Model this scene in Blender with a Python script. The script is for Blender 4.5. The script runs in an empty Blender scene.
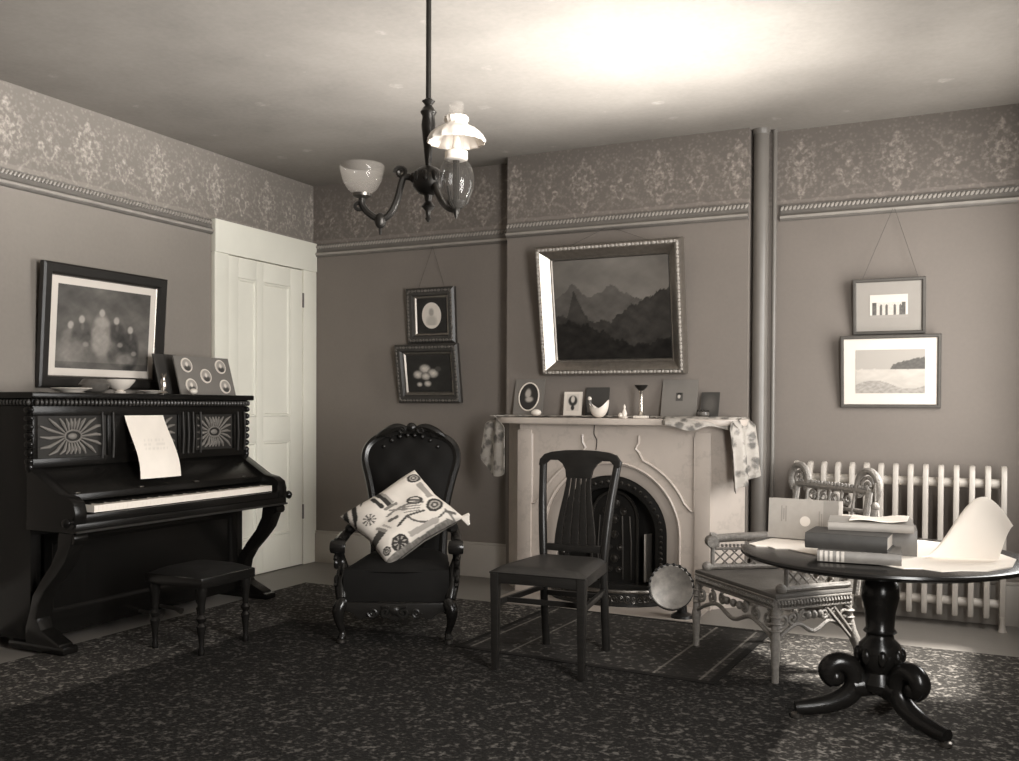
import bpy, bmesh, math, random
from mathutils import Vector, Matrix
random.seed(7)
R = math.radians
PI = math.pi
SC = bpy.context.scene
COL = SC.collection

# ------------------------------------------------------------------ camera
CAM = Vector((4.532, -5.955, 1.2166))
def setup_camera():
    cd = bpy.data.cameras.new('camera'); co = bpy.data.objects.new('camera', cd); COL.objects.link(co)
    cd.sensor_fit = 'HORIZONTAL'; cd.sensor_width = 36.0
    cd.lens = 945.16 * 36.0 / 1019.0
    cd.shift_y = 41.6 / 1019.0
    cd.clip_start = 0.05; cd.clip_end = 60
    yaw, pitch, roll = R(25.5374), R(-1.0079), R(0.2663)
    F = Vector((-math.sin(yaw) * math.cos(pitch), math.cos(yaw) * math.cos(pitch), math.sin(pitch)))
    r0 = Vector((math.cos(yaw), math.sin(yaw), 0)); u0 = r0.cross(F)
    r1 = r0 * math.cos(roll) + u0 * math.sin(roll); u1 = r1.cross(F)
    m = Matrix(((r1.x, u1.x, -F.x), (r1.y, u1.y, -F.y), (r1.z, u1.z, -F.z))).to_4x4()
    m.translation = CAM
    co.matrix_world = m
    SC.camera = co
setup_camera()

# ------------------------------------------------------------------ world, light, exposure
W = bpy.data.worlds.new('world'); SC.world = W; W.use_nodes = True
bg = W.node_tree.nodes['Background']
bg.inputs[0].default_value = (1.0, 0.97, 0.92, 1); bg.inputs[1].default_value = 0.8
SC.view_settings.view_transform = 'Standard'; SC.view_settings.look = 'None'
SC.view_settings.gamma = 1.0; SC.view_settings.use_curve_mapping = False
SC.view_settings.exposure = 0.2
def window_light(name, loc, rot, sx, sz, power, spread=180):
    l = bpy.data.lights.new(name, 'AREA'); l.shape = 'RECTANGLE'; l.size = sx; l.size_y = sz
    l.energy = power; l.spread = R(spread); l.color = (1.0, 0.985, 0.96)
    o = bpy.data.objects.new(name, l); o.location = loc; o.rotation_euler = rot; COL.objects.link(o)
# daylight entering by the two tall sash windows of the right-hand wall
XR = 5.0
window_light('daylight_front_window', (XR - 0.02, -4.0, 1.58), (0, R(90), 0), 1.75, 1.05, 165)
window_light('daylight_back_window', (XR - 0.02, -1.05, 1.58), (0, R(90), 0), 1.75, 1.05, 52)
# added lamp in the back window, aimed up to brighten a patch of ceiling
up_dir = Vector((-2.35, -0.85, 1.75))
window_light('ceiling_fill_lamp', (XR - 0.04, -1.05, 1.15), up_dir.to_track_quat('-Z', 'Y').to_euler(), 0.9, 0.7, 52, 56)
# soft steep sun entering by the back window on to the floor beside the radiator
sl_ = bpy.data.lights.new('sun', 'SUN'); sl_.energy = 17.0; sl_.angle = R(9); sl_.color = (1.0, 0.97, 0.92)
so_ = bpy.data.objects.new('sun', sl_); COL.objects.link(so_)
so_.rotation_euler = Vector((-0.60, -0.12, -1.0)).to_track_quat('-Z', 'Y').to_euler(); so_.location = (7, -1, 4)

# ------------------------------------------------------------------ node helpers / materials
TINT = (1.0, 0.91, 0.81)
WARM = (1.0, 0.87, 0.765)
def tint(g): return (g * TINT[0], g * TINT[1], g * TINT[2], 1.0)
def s2l(s):
    s = max(0.0, min(1.0, s))
    return s / 12.92 if s <= 0.04045 else ((s + 0.055) / 1.055) ** 2.4

class X:
    """tiny expression builder on shader math nodes"""
    nt = None
    def __init__(s, k): s.k = k
    @staticmethod
    def m(op, *a, clamp=False):
        n = X.nt.nodes.new('ShaderNodeMath'); n.operation = op; n.use_clamp = clamp
        for i, v in enumerate(a):
            if isinstance(v, X): X.nt.links.new(v.k, n.inputs[i])
            else: n.inputs[i].default_value = float(v)
        return X(n.outputs[0])
    def __add__(s, o): return X.m('ADD', s, o)
    __radd__ = __add__
    def __sub__(s, o): return X.m('SUBTRACT', s, o)
    def __rsub__(s, o): return X.m('SUBTRACT', o, s)
    def __mul__(s, o): return X.m('MULTIPLY', s, o)
    __rmul__ = __mul__
    def __truediv__(s, o): return X.m('DIVIDE', s, o)
    def __pow__(s, o): return X.m('POWER', s, o)
def xabs(a): return X.m('ABSOLUTE', a)
def xsin(a): return X.m('SINE', a)
def xfract(a): return X.m('FRACT', a)
def xsqrt(a): return X.m('SQRT', a)
def xmin(a, b): return X.m('MINIMUM', a, b)
def xmax(a, b): return X.m('MAXIMUM', a, b)
def xclamp(a): return X.m('ADD', a, 0.0, clamp=True)
def xbelow(a, t, w):   # 1 where a < t, soft width w
    return X.m('DIVIDE', t - a + w * 0.5, w, clamp=True)
def xlen(a, b): return xsqrt(a * a + b * b)

def new_mat(name, rough=0.6, metal=0.0, spec=0.5):
    m = bpy.data.materials.new(name); m.use_nodes = True
    b = m.node_tree.nodes['Principled BSDF']
    b.inputs['Roughness'].default_value = rough; b.inputs['Metallic'].default_value = metal
    b.inputs['Specular IOR Level'].default_value = spec
    X.nt = m.node_tree
    return m, m.node_tree, b
def coord(nt, kind='Object'):
    tc = nt.nodes.new('ShaderNodeTexCoord'); return tc.outputs[kind]
def noise(nt, vec, scale, detail=3, rough=0.6, stretch=None):
    if stretch:
        mp = nt.nodes.new('ShaderNodeMapping'); mp.inputs['Scale'].default_value = stretch
        nt.links.new(vec, mp.inputs['Vector']); vec = mp.outputs[0]
    n = nt.nodes.new('ShaderNodeTexNoise'); n.inputs['Scale'].default_value = scale
    n.inputs['Detail'].default_value = detail; n.inputs['Roughness'].default_value = rough
    nt.links.new(vec, n.inputs['Vector']); return X(n.outputs[0])
def voronoi(nt, vec, scale, feature='F1', out=0, rnd=1.0):
    n = nt.nodes.new('ShaderNodeTexVoronoi'); n.feature = feature; n.inputs['Scale'].default_value = scale
    n.inputs['Randomness'].default_value = rnd
    nt.links.new(vec, n.inputs['Vector']); return X(n.outputs[out])
def grey_to(nt, val, sock, TINT=TINT):
    """val = X grey (linear) -> tinted colour"""
    c = nt.nodes.new('ShaderNodeCombineColor')
    for i in range(3):
        nt.links.new((val * TINT[i]).k, c.inputs[i])
    nt.links.new(c.outputs[0], sock)
def bump(nt, b, h, strength, dist=0.01):
    n = nt.nodes.new('ShaderNodeBump'); n.inputs['Strength'].default_value = strength
    n.inputs['Distance'].default_value = dist
    nt.links.new(h.k, n.inputs['Height']); nt.links.new(n.outputs[0], b.inputs['Normal'])

def plain(name, g, rough=0.6, metal=0.0, var=0.15, scale=12, bmp=0.0, bscale=60, stretch=None, spec=0.5, tn=TINT):
    m, nt, b = new_mat(name, rough, metal, spec)
    v = coord(nt)
    n = noise(nt, v, scale, stretch=stretch)
    grey_to(nt, (n - 0.5) * (2 * var * g) + g, b.inputs['Base Color'], tn)
    if bmp: bump(nt, b, noise(nt, v, bscale, 2, stretch=stretch), bmp)
    return m
MAT = {}
MAT['black_wood'] = plain('ebonised wood', 0.007, 0.2, var=0.4, scale=6, stretch=(1, 12, 1), bmp=0.03, spec=0.3)
MAT['piano_fret'] = plain('fretwork panel', 0.025, 0.45, var=0.3, spec=0.3)
MAT['dark_wood'] = plain('dark walnut', 0.009, 0.22, var=0.5, scale=8, stretch=(1, 1, 8), bmp=0.05, spec=0.35)
MAT['chair_wood'] = plain('dark oak', 0.013, 0.33, var=0.5, scale=9, stretch=(2, 2, 10), bmp=0.05, spec=0.3)
MAT['leather'] = plain('brown leather', 0.022, 0.42, var=0.25, scale=20, bmp=0.12, bscale=160, spec=0.35)
MAT['velvet'] = plain('black upholstery', 0.007, 0.8, var=0.3, bmp=0.1, bscale=200, spec=0.15)
MAT['white_paint'] = plain('cream enamel paint', 0.82, 0.4, var=0.05, scale=5, tn=(1, 0.97, 0.85))
MAT['base_paint'] = plain('baseboard paint', 0.42, 0.45, var=0.08, scale=5)
MAT['rail_paint'] = plain('picture rail varnish', 0.15, 0.4, var=0.2)
MAT['rail_gilt'] = plain('rope bead gilding', 0.33, 0.45, var=0.25)
MAT['floor'] = plain('painted floorboards', 0.16, 0.45, var=0.15, scale=4, stretch=(1, 14, 1), bmp=0.03)
MAT['pipe'] = plain('painted pipe', 0.16, 0.35, var=0.15, scale=5)
MAT['radiator'] = plain('bronze painted iron', 0.42, 0.42, var=0.12, bmp=0.08, bscale=90)
MAT['iron'] = plain('black cast iron', 0.014, 0.38, 0.3, var=0.3, bmp=0.1)
MAT['iron_polish'] = plain('polished iron relief', 0.07, 0.3, 0.8, var=0.4)
MAT['brass'] = plain('dull brass', 0.16, 0.35, 0.9, var=0.3)
MAT['scuttle'] = plain('dull japanned tin', 0.2, 0.45, 0.2, var=0.9, scale=16)
MAT['bronze'] = plain('dark bronze', 0.035, 0.38, 0.7, var=0.4, bmp=0.1)
MAT['gilt'] = plain('gilt frame', 0.33, 0.3, 0.88, var=0.3, scale=30)
MAT['gilt_dark'] = plain('worn dark gilt', 0.16, 0.35, 0.35, var=0.5, scale=25)
MAT['frame_dark'] = plain('dark carved frame', 0.045, 0.4, var=0.5, scale=25)
MAT['frame_black'] = plain('black frame', 0.02, 0.3, var=0.3)
MAT['frame_grey'] = plain('silvered frame', 0.10, 0.35, 0.2, var=0.2)
MAT['mat_board'] = plain('mat board', 0.7, 0.8, var=0.04)
MAT['paper'] = plain('white paper', 0.82, 0.8, var=0.04)
MAT['card_grey'] = plain('grey mount card', 0.17, 0.7, var=0.1)
MAT['card_light'] = plain('light grey mount', 0.30, 0.7, var=0.08)
MAT['card_dark'] = plain('dark mount card', 0.045, 0.7, var=0.2)
MAT['ivory'] = plain('ivory keys', 0.8, 0.3, var=0.03)
MAT['china'] = plain('white china', 0.72, 0.25, var=0.06)
MAT['china_dark'] = plain('mottled china', 0.1, 0.3, var=0.5, scale=40)
MAT['silver'] = plain('silver plate', 0.6, 0.2, 0.9, var=0.1)
MAT['wicker'] = plain('natural wicker', 0.21, 0.45, var=0.5, scale=60, bmp=0.5, bscale=140)
MAT['wicker_dark'] = plain('stained wicker', 0.045, 0.5, var=0.5, scale=60, bmp=0.5, bscale=140)
MAT['seat_dark'] = plain('worn woven seat', 0.1, 0.55, var=0.5, scale=14, bmp=0.3, bscale=150)
MAT['book_light'] = plain('light cloth binding', 0.36, 0.7, var=0.12, scale=30)
MAT['book_grey'] = plain('grey cloth binding', 0.27, 0.7, var=0.12, scale=30)
MAT['book_dark'] = plain('dark calf binding', 0.03, 0.5, var=0.35, scale=30)
MAT['book_mid'] = plain('brown calf binding', 0.13, 0.5, var=0.3, scale=30)
MAT['pages'] = plain('book pages', 0.5, 0.85, var=0.12, scale=60, stretch=(1, 1, 30))
MAT['wire'] = plain('picture wire', 0.06, 0.5)
MAT['shade_white'] = plain('opal glass', 0.85, 0.3, var=0.03)
MAT['steel'] = plain('bright steel', 0.5, 0.3, 0.9, var=0.1)

def glass_mat(name, g, alpha):
    m, nt, b = new_mat(name, 0.08, 0.0, 0.6)
    b.inputs['Base Color'].default_value = tint(g); b.inputs['Alpha'].default_value = alpha
    return m
MAT['glass'] = glass_mat('clear glass', 0.7, 0.12)
MAT['glass_etched'] = glass_mat('etched glass', 0.6, 0.16)
MAT['glass_font'] = glass_mat('cut glass oil font', 0.08, 0.35)
MAT['window_glass'] = glass_mat('window glass', 0.8, 0.15)

# marble
m, nt, b = new_mat('pale marble', 0.35); MAT['marble'] = m
v = coord(nt); n1 = noise(nt, v, 2.5, 6, 0.65); n2 = noise(nt, v, 9, 4)
vein = xbelow(xabs(n1 - 0.5), 0.012, 0.03)
grey_to(nt, (n2 - 0.5) * 0.08 + 0.50 - vein * 0.06, b.inputs['Base Color'], WARM)
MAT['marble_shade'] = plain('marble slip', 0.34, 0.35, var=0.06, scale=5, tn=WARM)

# flowered mantel scarf
m, nt, b = new_mat('flowered silk scarf', 0.6); MAT['scarf'] = m
v = coord(nt); d = voronoi(nt, v, 17); n = noise(nt, v, 26, 3)
pat = xbelow(d + (n - 0.5) * 0.6, 0.42, 0.25)
grey_to(nt, 0.38 - pat * 0.26 + (n - 0.5) * 0.2, b.inputs['Base Color'])

# print material: colour attribute
m, nt, b = new_mat('printed picture', 0.55); MAT['print'] = m
a = nt.nodes.new('ShaderNodeAttribute'); a.attribute_name = 'Col'
nt.links.new(a.outputs['Color'], b.inputs['Base Color'])
m, nt, b = new_mat('embroidered linen', 0.85, spec=0.2); MAT['linen'] = m
a = nt.nodes.new('ShaderNodeAttribute'); a.attribute_name = 'Col'
nt.links.new(a.outputs['Color'], b.inputs['Base Color'])
bump(nt, b, noise(nt, coord(nt), 180, 2), 0.25)
m, nt, b = new_mat('varnished oil paint', 0.3); MAT['oil'] = m
a = nt.nodes.new('ShaderNodeAttribute'); a.attribute_name = 'Col'
nt.links.new(a.outputs['Color'], b.inputs['Base Color'])

ZR = 2.44      # top of the picture rail
ZC = 2.90      # ceiling
def wall_material(name, axis, c0, P, g=0.20, tn=WARM):
    """plain distemper below the rail, a figured paper frieze above it"""
    m, nt, b = new_mat(name, 0.8, spec=0.25)
    v = coord(nt)
    sp = nt.nodes.new('ShaderNodeSeparateXYZ'); nt.links.new(v, sp.inputs[0])
    s = X(sp.outputs[axis]); z = X(sp.outputs[2])
    n = noise(nt, v, 1.6, 4); nf = noise(nt, v, 45, 3)
    nd = noise(nt, v, 14, 3)
    s = s + (nd - 0.5) * 0.035
    u = (xfract(s / P + (0.5 - c0 / P + 20)) - 0.5) * P            # metres from medallion axis
    u2 = (xfract(s / P + (1.0 - c0 / P + 20)) - 0.5) * P           # metres from the sprig axis
    q = z - (ZR + 0.215) + (nd - 0.5) * 0.03
    # medallion: petal rosette, broken ring, pointed finial
    r = xlen(u / 0.06, q / 0.085)
    ang = X.m('ARCTAN2', q, u)
    petal = xsin(ang * 8.0) * 0.16
    ros = xbelow(r + petal, 0.75, 0.2) * (1.0 - xbelow(r, 0.3, 0.1) * 0.6)
    ring = xbelow(xabs(r + xsin(ang * 14.0) * 0.12 - 1.35), 0.16, 0.12)
    fin = xbelow(xabs(u) / 0.03 + xabs(q - 0.145) / 0.05, 0.8, 0.4)
    tail = xbelow(xabs(u) / 0.03 + xabs(q + 0.14) / 0.05, 0.8, 0.4)
    # sprig: three small flower heads and stalk
    au2 = xabs(u2)
    f1 = xbelow(xabs(xlen(au2 - 0.05, q + 0.035) - 0.014), 0.008, 0.008)
    f2 = xbelow(xlen(u2, q - 0.01), 0.018, 0.012)
    st = xbelow(xabs(au2 - xmax(q + 0.13, 0.0) * 0.5), 0.006, 0.008) * xbelow(xabs(q + 0.085), 0.045, 0.01)
    swag = xbelow(xabs(q + 0.125 + au2 * au2 * 3.0 - 0.03), 0.010, 0.012)
    up = xbelow(xabs(xlen(u2, (q - 0.09) * 0.8) - 0.04), 0.008, 0.01)
    pat = xmax(xmax(xmax(ros, ring * 0.75), xmax(fin, tail)), xmax(xmax(f1, f2), xmax(xmax(st, swag * 0.45), up * 0.4)))
    vv = voronoi(nt, v, 42)
    nl = noise(nt, v, 26, 2, 0.5)
    leafage = xclamp((nl - 0.50) * 7.0) * xbelow(xabs(q), 0.16, 0.06)
    pat = xmax(pat, leafage * 0.5)
    pat = pat * xclamp((nf - 0.36) * 3.2) + xbelow(vv + (nd - 0.5) * 0.5, 0.3, 0.3) * 0.4 * xclamp((nf - 0.3) * 2.5)
    frieze = (n - 0.5) * 0.06 + (g * 0.80) + pat * (g * 1.0)
    line = xbelow(xabs(q + 0.19), 0.012, 0.006) * 0.05
    body = (n - 0.5) * (g * 0.22) + g + (nf - 0.5) * (g * 0.12)
    isf = xbelow(ZR - z, 0.0, 0.002)
    grey_to(nt, body * (1.0 - isf) + (frieze + line) * isf, b.inputs['Base Color'], tn)
    return m
MAT['wall_breast'] = wall_material('chimney breast paper', 0, 2.294, 0.50)
MAT['wall_x'] = wall_material('back wall paper', 0, 3.638, 0.54)
MAT['wall_y'] = wall_material('side wall paper', 1, -1.058, 0.515, 0.25, (1, 0.89, 0.78))

# ceiling paper with small pale sprigs
m, nt, b = new_mat('ceiling paper', 0.85, spec=0.2); MAT['ceiling'] = m
v = coord(nt); d = voronoi(nt, v, 3.4, rnd=0.35); nf = noise(nt, v, 30, 3); nb = noise(nt, v, 1.2, 3)
spot = xbelow(d + (nf - 0.5) * 0.25, 0.15, 0.1)
grey_to(nt, 0.25 + (nb - 0.5) * 0.16 + spot * 0.14 + (nf - 0.5) * 0.06, b.inputs['Base Color'])

# carpet: leafy all-over field, paler border
CX0, CY1 = 0.53, -0.78
m, nt, b = new_mat('patterned carpet', 0.95, spec=0.1); MAT['carpet'] = m
v = coord(nt, 'Object')
sp = nt.nodes.new('ShaderNodeSeparateXYZ'); nt.links.new(v, sp.inputs[0])
cx, cy = X(sp.outputs[0]), X(sp.outputs[1])
n1 = noise(nt, v, 30, 2, 0.5); n2 = noise(nt, v, 62, 2, 0.5); d2 = voronoi(nt, v, 60); nf = noise(nt, v, 130, 3); n3 = noise(nt, v, 3.5, 2)
leaf = xclamp((n1 - 0.53) * 9.0) * xclamp((n2 - 0.40) * 5.0); fine = xclamp((n2 - 0.55) * 7.0) * (1.0 - leaf)
leaf = leaf * (0.6 + n3 * 0.8)
field = 0.011 + leaf * 0.062 + fine * 0.028
bord = 0.033 + leaf * 0.18 + fine * 0.09
edge = xmin(cx - CX0, xmin(CY1 - cy - 0.3, (XR - 0.12) - cx - 0.3))
inb = xbelow(edge, 0.62, 0.03)
grey_to(nt, field * (1.0 - inb) + bord * inb, b.inputs['Base Color'])
bump(nt, b, nf + d2, 0.5, 0.008)
# hearth rug
m, nt, b = new_mat('hearth rug pile', 0.95, spec=0.1); MAT['rug'] = m
v = coord(nt, 'Object')
sp = nt.nodes.new('ShaderNodeSeparateXYZ'); nt.links.new(v, sp.inputs[0])
cx, cy = X(sp.outputs[0]), X(sp.outputs[1])
n1 = noise(nt, v, 26, 2, 0.5); nm = noise(nt, v, 55, 3)
leaf = xclamp((n1 - 0.52) * 8.0) * xclamp((nm - 0.4) * 5.0)
ex = 0.66 - xabs(cx); ey = 0.54 - xabs(cy)
stripe = xbelow(xabs(ex - 0.17), 0.075, 0.01) * 0.8
lines = xbelow(xabs(ex - 0.29), 0.006, 0.004) + xbelow(xabs(ex - 0.075), 0.006, 0.004)
edge = xbelow(xmin(ex, ey), 0.035, 0.01)
val = (0.025 + leaf * 0.09 + lines * 0.08) * (1.0 - stripe) + stripe * 0.02
grey_to(nt, val * (1.0 - edge) + edge * 0.012, b.inputs['Base Color'])
bump(nt, b, nm, 0.5, 0.006)

# ------------------------------------------------------------------ mesh builder
class MB:
    def __init__(s): s.v = []; s.f = []; s.c = None
    def add(s, vs, fs):
        o = len(s.v); s.v += [Vector(p) for p in vs]; s.f += [tuple(i + o for i in f) for f in fs]; return s
    def box(s, x0, x1, y0, y1, z0, z1):
        return s.add([(x0, y0, z0), (x1, y0, z0), (x1, y1, z0), (x0, y1, z0), (x0, y0, z1), (x1, y0, z1), (x1, y1, z1), (x0, y1, z1)],
                     [(3, 2, 1, 0), (4, 5, 6, 7), (0, 1, 5, 4), (1, 2, 6, 5), (2, 3, 7, 6), (3, 0, 4, 7)])
    def hexa(s, p):   # eight corners, bottom ring then top ring
        return s.add(p, [(3, 2, 1, 0), (4, 5, 6, 7), (0, 1, 5, 4), (1, 2, 6, 5), (2, 3, 7, 6), (3, 0, 4, 7)])
    def bar(s, a, b, w, h, up=(0, 0, 1)):
        a, b = Vector(a), Vector(b); d = (b - a).normalized(); u = Vector(up)
        if abs(d.dot(u)) > 0.95: u = Vector((0, 1, 0))
        sd = d.cross(u).normalized() * (w / 2); u = sd.cross(d).normalized() * (h / 2)
        return s.hexa([a - sd - u, b - sd - u, b + sd - u, a + sd - u, a - sd + u, b - sd + u, b + sd + u, a + sd + u])
    def tube(s, pts, r, n=8, closed=False, flat=1.0, up=None):
        P = [Vector(p) for p in pts]; N = len(P)
        rr = r if isinstance(r, (list, tuple)) else [r] * N
        vs = []; fs = []; prev = None
        for i in range(N):
            if closed: t = P[(i + 1) % N] - P[i - 1]
            else: t = P[min(i + 1, N - 1)] - P[max(i - 1, 0)]
            t = t.normalized() if t.length > 1e-9 else Vector((0, 0, 1))
            if prev is None:
                a = Vector(up) if up else Vector((0, 0, 1))
                if abs(a.dot(t)) > 0.9: a = Vector((0, 1, 0)) if abs(t.y) < 0.9 else Vector((1, 0, 0))
                e = (a - t * a.dot(t)).normalized()
            else:
                e = prev - t * prev.dot(t)
                e = e.normalized() if e.length > 1e-6 else prev
            prev = e; g = t.cross(e)
            for k in range(n):
                q = 2 * PI * k / n
                vs.append(P[i] + (e * math.cos(q) * flat + g * math.sin(q)) * rr[i])
        for i in range(N if closed else N - 1):
            j = (i + 1) % N
            for k in range(n):
                l = (k + 1) % n
                fs.append((i * n + k, i * n + l, j * n + l, j * n + k))
        if not closed:
            fs.append(tuple(range(n - 1, -1, -1))); fs.append(tuple((N - 1) * n + k for k in range(n)))
        return s.add(vs, fs)
    def lathe(s, prof, c=(0, 0, 0), n=20, mat=None, caps=True, flute=0.0, nfl=0):
        vs = []; fs = []; N = len(prof); c = Vector(c)
        for (r, z) in prof:
            for k in range(n):
                q = 2 * PI * k / n
                rr = r * (1 + flute * math.cos(nfl * q)) if nfl else r
                p = Vector((rr * math.cos(q), rr * math.sin(q), z))
                vs.append(c + (mat @ p if mat else p))
        for i in range(N - 1):
            for k in range(n):
                l = (k + 1) % n
                fs.append((i * n + k, i * n + l, (i + 1) * n + l, (i + 1) * n + k))
        if caps:
            fs.append(tuple(range(n - 1, -1, -1))); fs.append(tuple((N - 1) * n + k for k in range(n)))
        return s.add(vs, fs)
    def ball(s, c, r, nu=10, nv=7):
        r = r if isinstance(r, (list, tuple)) else (r, r, r)
        vs = []; fs = []
        for j in range(nv + 1):
            t = PI * (j + 0.02) / (nv + 0.04)
            for i in range(nu):
                q = 2 * PI * i / nu
                vs.append((c[0] + r[0] * math.sin(t) * math.cos(q), c[1] + r[1] * math.sin(t) * math.sin(q), c[2] + r[2] * math.cos(t)))
        for j in range(nv):
            for i in range(nu):
                k = (i + 1) % nu
                fs.append((j * nu + i, (j + 1) * nu + i, (j + 1) * nu + k, j * nu + k))
        fs.append(tuple(range(nu))); fs.append(tuple(nv * nu + k for k in range(nu - 1, -1, -1)))
        return s.add(vs, fs)
    def prism(s, poly, fn, a0, a1):
        """2-D polygon, fn(u, v, w) -> 3-D point, extruded from w = a0 to a1"""
        n = len(poly)
        vs = [fn(u, v, a0) for u, v in poly] + [fn(u, v, a1) for u, v in poly]
        fs = [tuple(range(n - 1, -1, -1)), tuple(range(n, 2 * n))]
        for i in range(n):
            j = (i + 1) % n; fs.append((i, j, n + j, n + i))
        return s.add(vs, fs)
    def rectring(s, w, h, prof, fn=None):
        """profile [(inset, height)] swept round a w x h rectangle in local XZ, height towards -Y"""
        fn = fn or (lambda x, z, d: (x, -d, z))
        o = len(s.v)
        for ins, d in prof:
            for (x, z) in ((-w / 2 + ins, ins), (w / 2 - ins, ins), (w / 2 - ins, h - ins), (-w / 2 + ins, h - ins)):
                s.v.append(Vector(fn(x, z, d)))
        for i in range(len(prof) - 1):
            for k in range(4):
                l = (k + 1) % 4
                s.f.append((o + i * 4 + k, o + i * 4 + l, o + (i + 1) * 4 + l, o + (i + 1) * 4 + k))
        i = len(prof) - 1
        for k in range(4):
            l = (k + 1) % 4
            s.f.append((o + i * 4 + k, o + i * 4 + l, o + l, o + k))
        return s
    def sheet(s, fn, nu, nv, th=0.0, col=None):
        """fn(u,v)->point, optional thickness along averaged normal, optional colour fn"""
        P = [[Vector(fn(i / nu, j / nv)) for i in range(nu + 1)] for j in range(nv + 1)]
        vs = [p for row in P for p in row]; W_ = nu + 1; fs = []
        for j in range(nv):
            for i in range(nu):
                fs.append((j * W_ + i, j * W_ + i + 1, (j + 1) * W_ + i + 1, (j + 1) * W_ + i))
        if th:
            nrm = []
            for j in range(nv + 1):
                for i in range(nu + 1):
                    a = P[j][min(i + 1, nu)] - P[j][max(i - 1, 0)]; b = P[min(j + 1, nv)][i] - P[max(j - 1, 0)][i]
                    c = a.cross(b); nrm.append(c.normalized() if c.length > 1e-12 else Vector((0, 0, 1)))
            K = len(vs); vs = vs + [p - q * th for p, q in zip(vs, nrm)]
            fs += [tuple(K + i for i in reversed(f)) for f in list(fs)]
            rim = [i for i in range(W_)] + [j * W_ + nu for j in range(1, nv + 1)] + [nv * W_ + i for i in range(nu - 1, -1, -1)] + [j * W_ for j in range(nv - 1, 0, -1)]
            for a, b in zip(rim, rim[1:] + rim[:1]): fs.append((b, a, K + a, K + b))
        if col:
            s.c = [col(i / nu, j / nv) for j in range(nv + 1) for i in range(nu + 1)] * (2 if th else 1)
        return s.add(vs, fs)
    def build(s, name, mat, parent=None, smooth=40, bevel=0.0, seg=2, local=False):
        off = Vector((0, 0, 0))
        if not local:
            q = parent
            while q is not None: off = off + q.location; q = q.parent
        me = bpy.data.meshes.new(name)
        me.from_pydata([p - off for p in s.v], [], s.f); me.update()
        if s.c:
            ca = me.color_attributes.new('Col', 'FLOAT_COLOR', 'POINT')
            for i, g in enumerate(s.c): ca.data[i].color = tint(g)
        bm = bmesh.new(); bm.from_mesh(me)
        if bevel:
            es = [e for e in bm.edges if len(e.link_faces) == 2 and e.calc_face_angle(0) > R(35)]
            bmesh.ops.bevel(bm, geom=es, offset=bevel, segments=seg, affect='EDGES', profile=0.6, clamp_overlap=True)
        if not s.c: bmesh.ops.recalc_face_normals(bm, faces=bm.faces)
        bm.to_mesh(me); bm.free()
        me.materials.append(MAT[mat] if isinstance(mat, str) else mat)
        if smooth:
            for p in me.polygons: p.use_smooth = True
            me.set_sharp_from_angle(angle=R(smooth))
        o = bpy.data.objects.new(name, me); COL.objects.link(o)
        if parent is not None: o.parent = parent
        return o
def tag(o, label, cat, group=None):
    o['label'] = label; o['category'] = cat
    if group: o['group'] = group
    return o
def thing(name, label, cat, loc=(0, 0, 0), rz=0, rx=0, group=None):
    o = bpy.data.objects.new(name, None); o.empty_display_size = 0.1; COL.objects.link(o)
    o.location = loc; o.rotation_euler = (rx, 0, rz)
    return tag(o, label, cat, group)
def struct(o): o['kind'] = 'structure'; return o
def stuff(o): o['kind'] = 'stuff'; return o
def link_copy(o, parent, loc):
    c = o.copy(); COL.objects.link(c); c.parent = parent; c.location = loc; return c
def smooth_path(pts, k=4):
    """Catmull-Rom through the points"""
    P = [Vector(p) for p in pts]; out = []
    for i in range(len(P) - 1):
        p0, p1, p2, p3 = P[max(i - 1, 0)], P[i], P[i + 1], P[min(i + 2, len(P) - 1)]
        for j in range(k):
            t = j / k
            out.append(0.5 * ((2 * p1) + (p2 - p0) * t + (2 * p0 - 5 * p1 + 4 * p2 - p3) * t * t + (3 * p1 - p0 - 3 * p2 + p3) * t ** 3))
    out.append(P[-1]); return out
def curl(c, ea, eb, r0, r1, turns, start=0.0, n=None):
    n = n or int(10 * turns) + 4; c = Vector(c); ea = Vector(ea); eb = Vector(eb); out = []
    for i in range(n + 1):
        t = i / n; q = start + 2 * PI * turns * t; r = r0 + (r1 - r0) * t
        out.append(c + ea * (r * math.cos(q)) + eb * (r * math.sin(q)))
    return out
def lerp(a, b, t): return a + (b - a) * t
def fbm(x, y, o=4):
    s = 0; a = 0.5
    for k in range(o):
        s += a * (math.sin(x * 1.7 + 1.3 * math.sin(y * 1.1 + k * 2.1) + k * 4.7) * math.sin(y * 1.9 + 1.1 * math.sin(x * 1.3 + k) + k * 3.3))
        x *= 2.03; y *= 2.03; a *= 0.55
    return s

# ================================================================== the room
YB = -7.5
struct(MB().box(-0.12, XR + 0.12, YB - 0.12, 0.12, -0.12, 0).build('floor', 'floor', smooth=0))
struct(MB().box(-0.12, XR + 0.12, YB - 0.12, 0.12, ZC, ZC + 0.12).build('ceiling', 'ceiling', smooth=0))
struct(MB().box(-0.12, XR + 0.12, 0, 0.12, 0, ZC).build('wall_back', 'wall_x', smooth=0))
BX0, BX1, BY = 1.74, 3.36, -0.16
struct(MB().box(BX0, BX1, BY, 0, 0, ZC).build('wall_chimney_breast', 'wall_breast', smooth=0))
struct(MB().box(-0.12, 0, YB, 0, 0, ZC).build('wall_left', 'wall_y', smooth=0))
struct(MB().box(-0.12, XR + 0.12, YB - 0.12, YB, 0, ZC).build('wall_rear', 'wall_x', smooth=0))
wins = [(-4.55, -3.45), (-1.60, -0.50)]
WZ0, WZ1 = 0.62, 2.46
wr = MB()
ys = [YB] + [y for w in wins for y in w] + [0]
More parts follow.
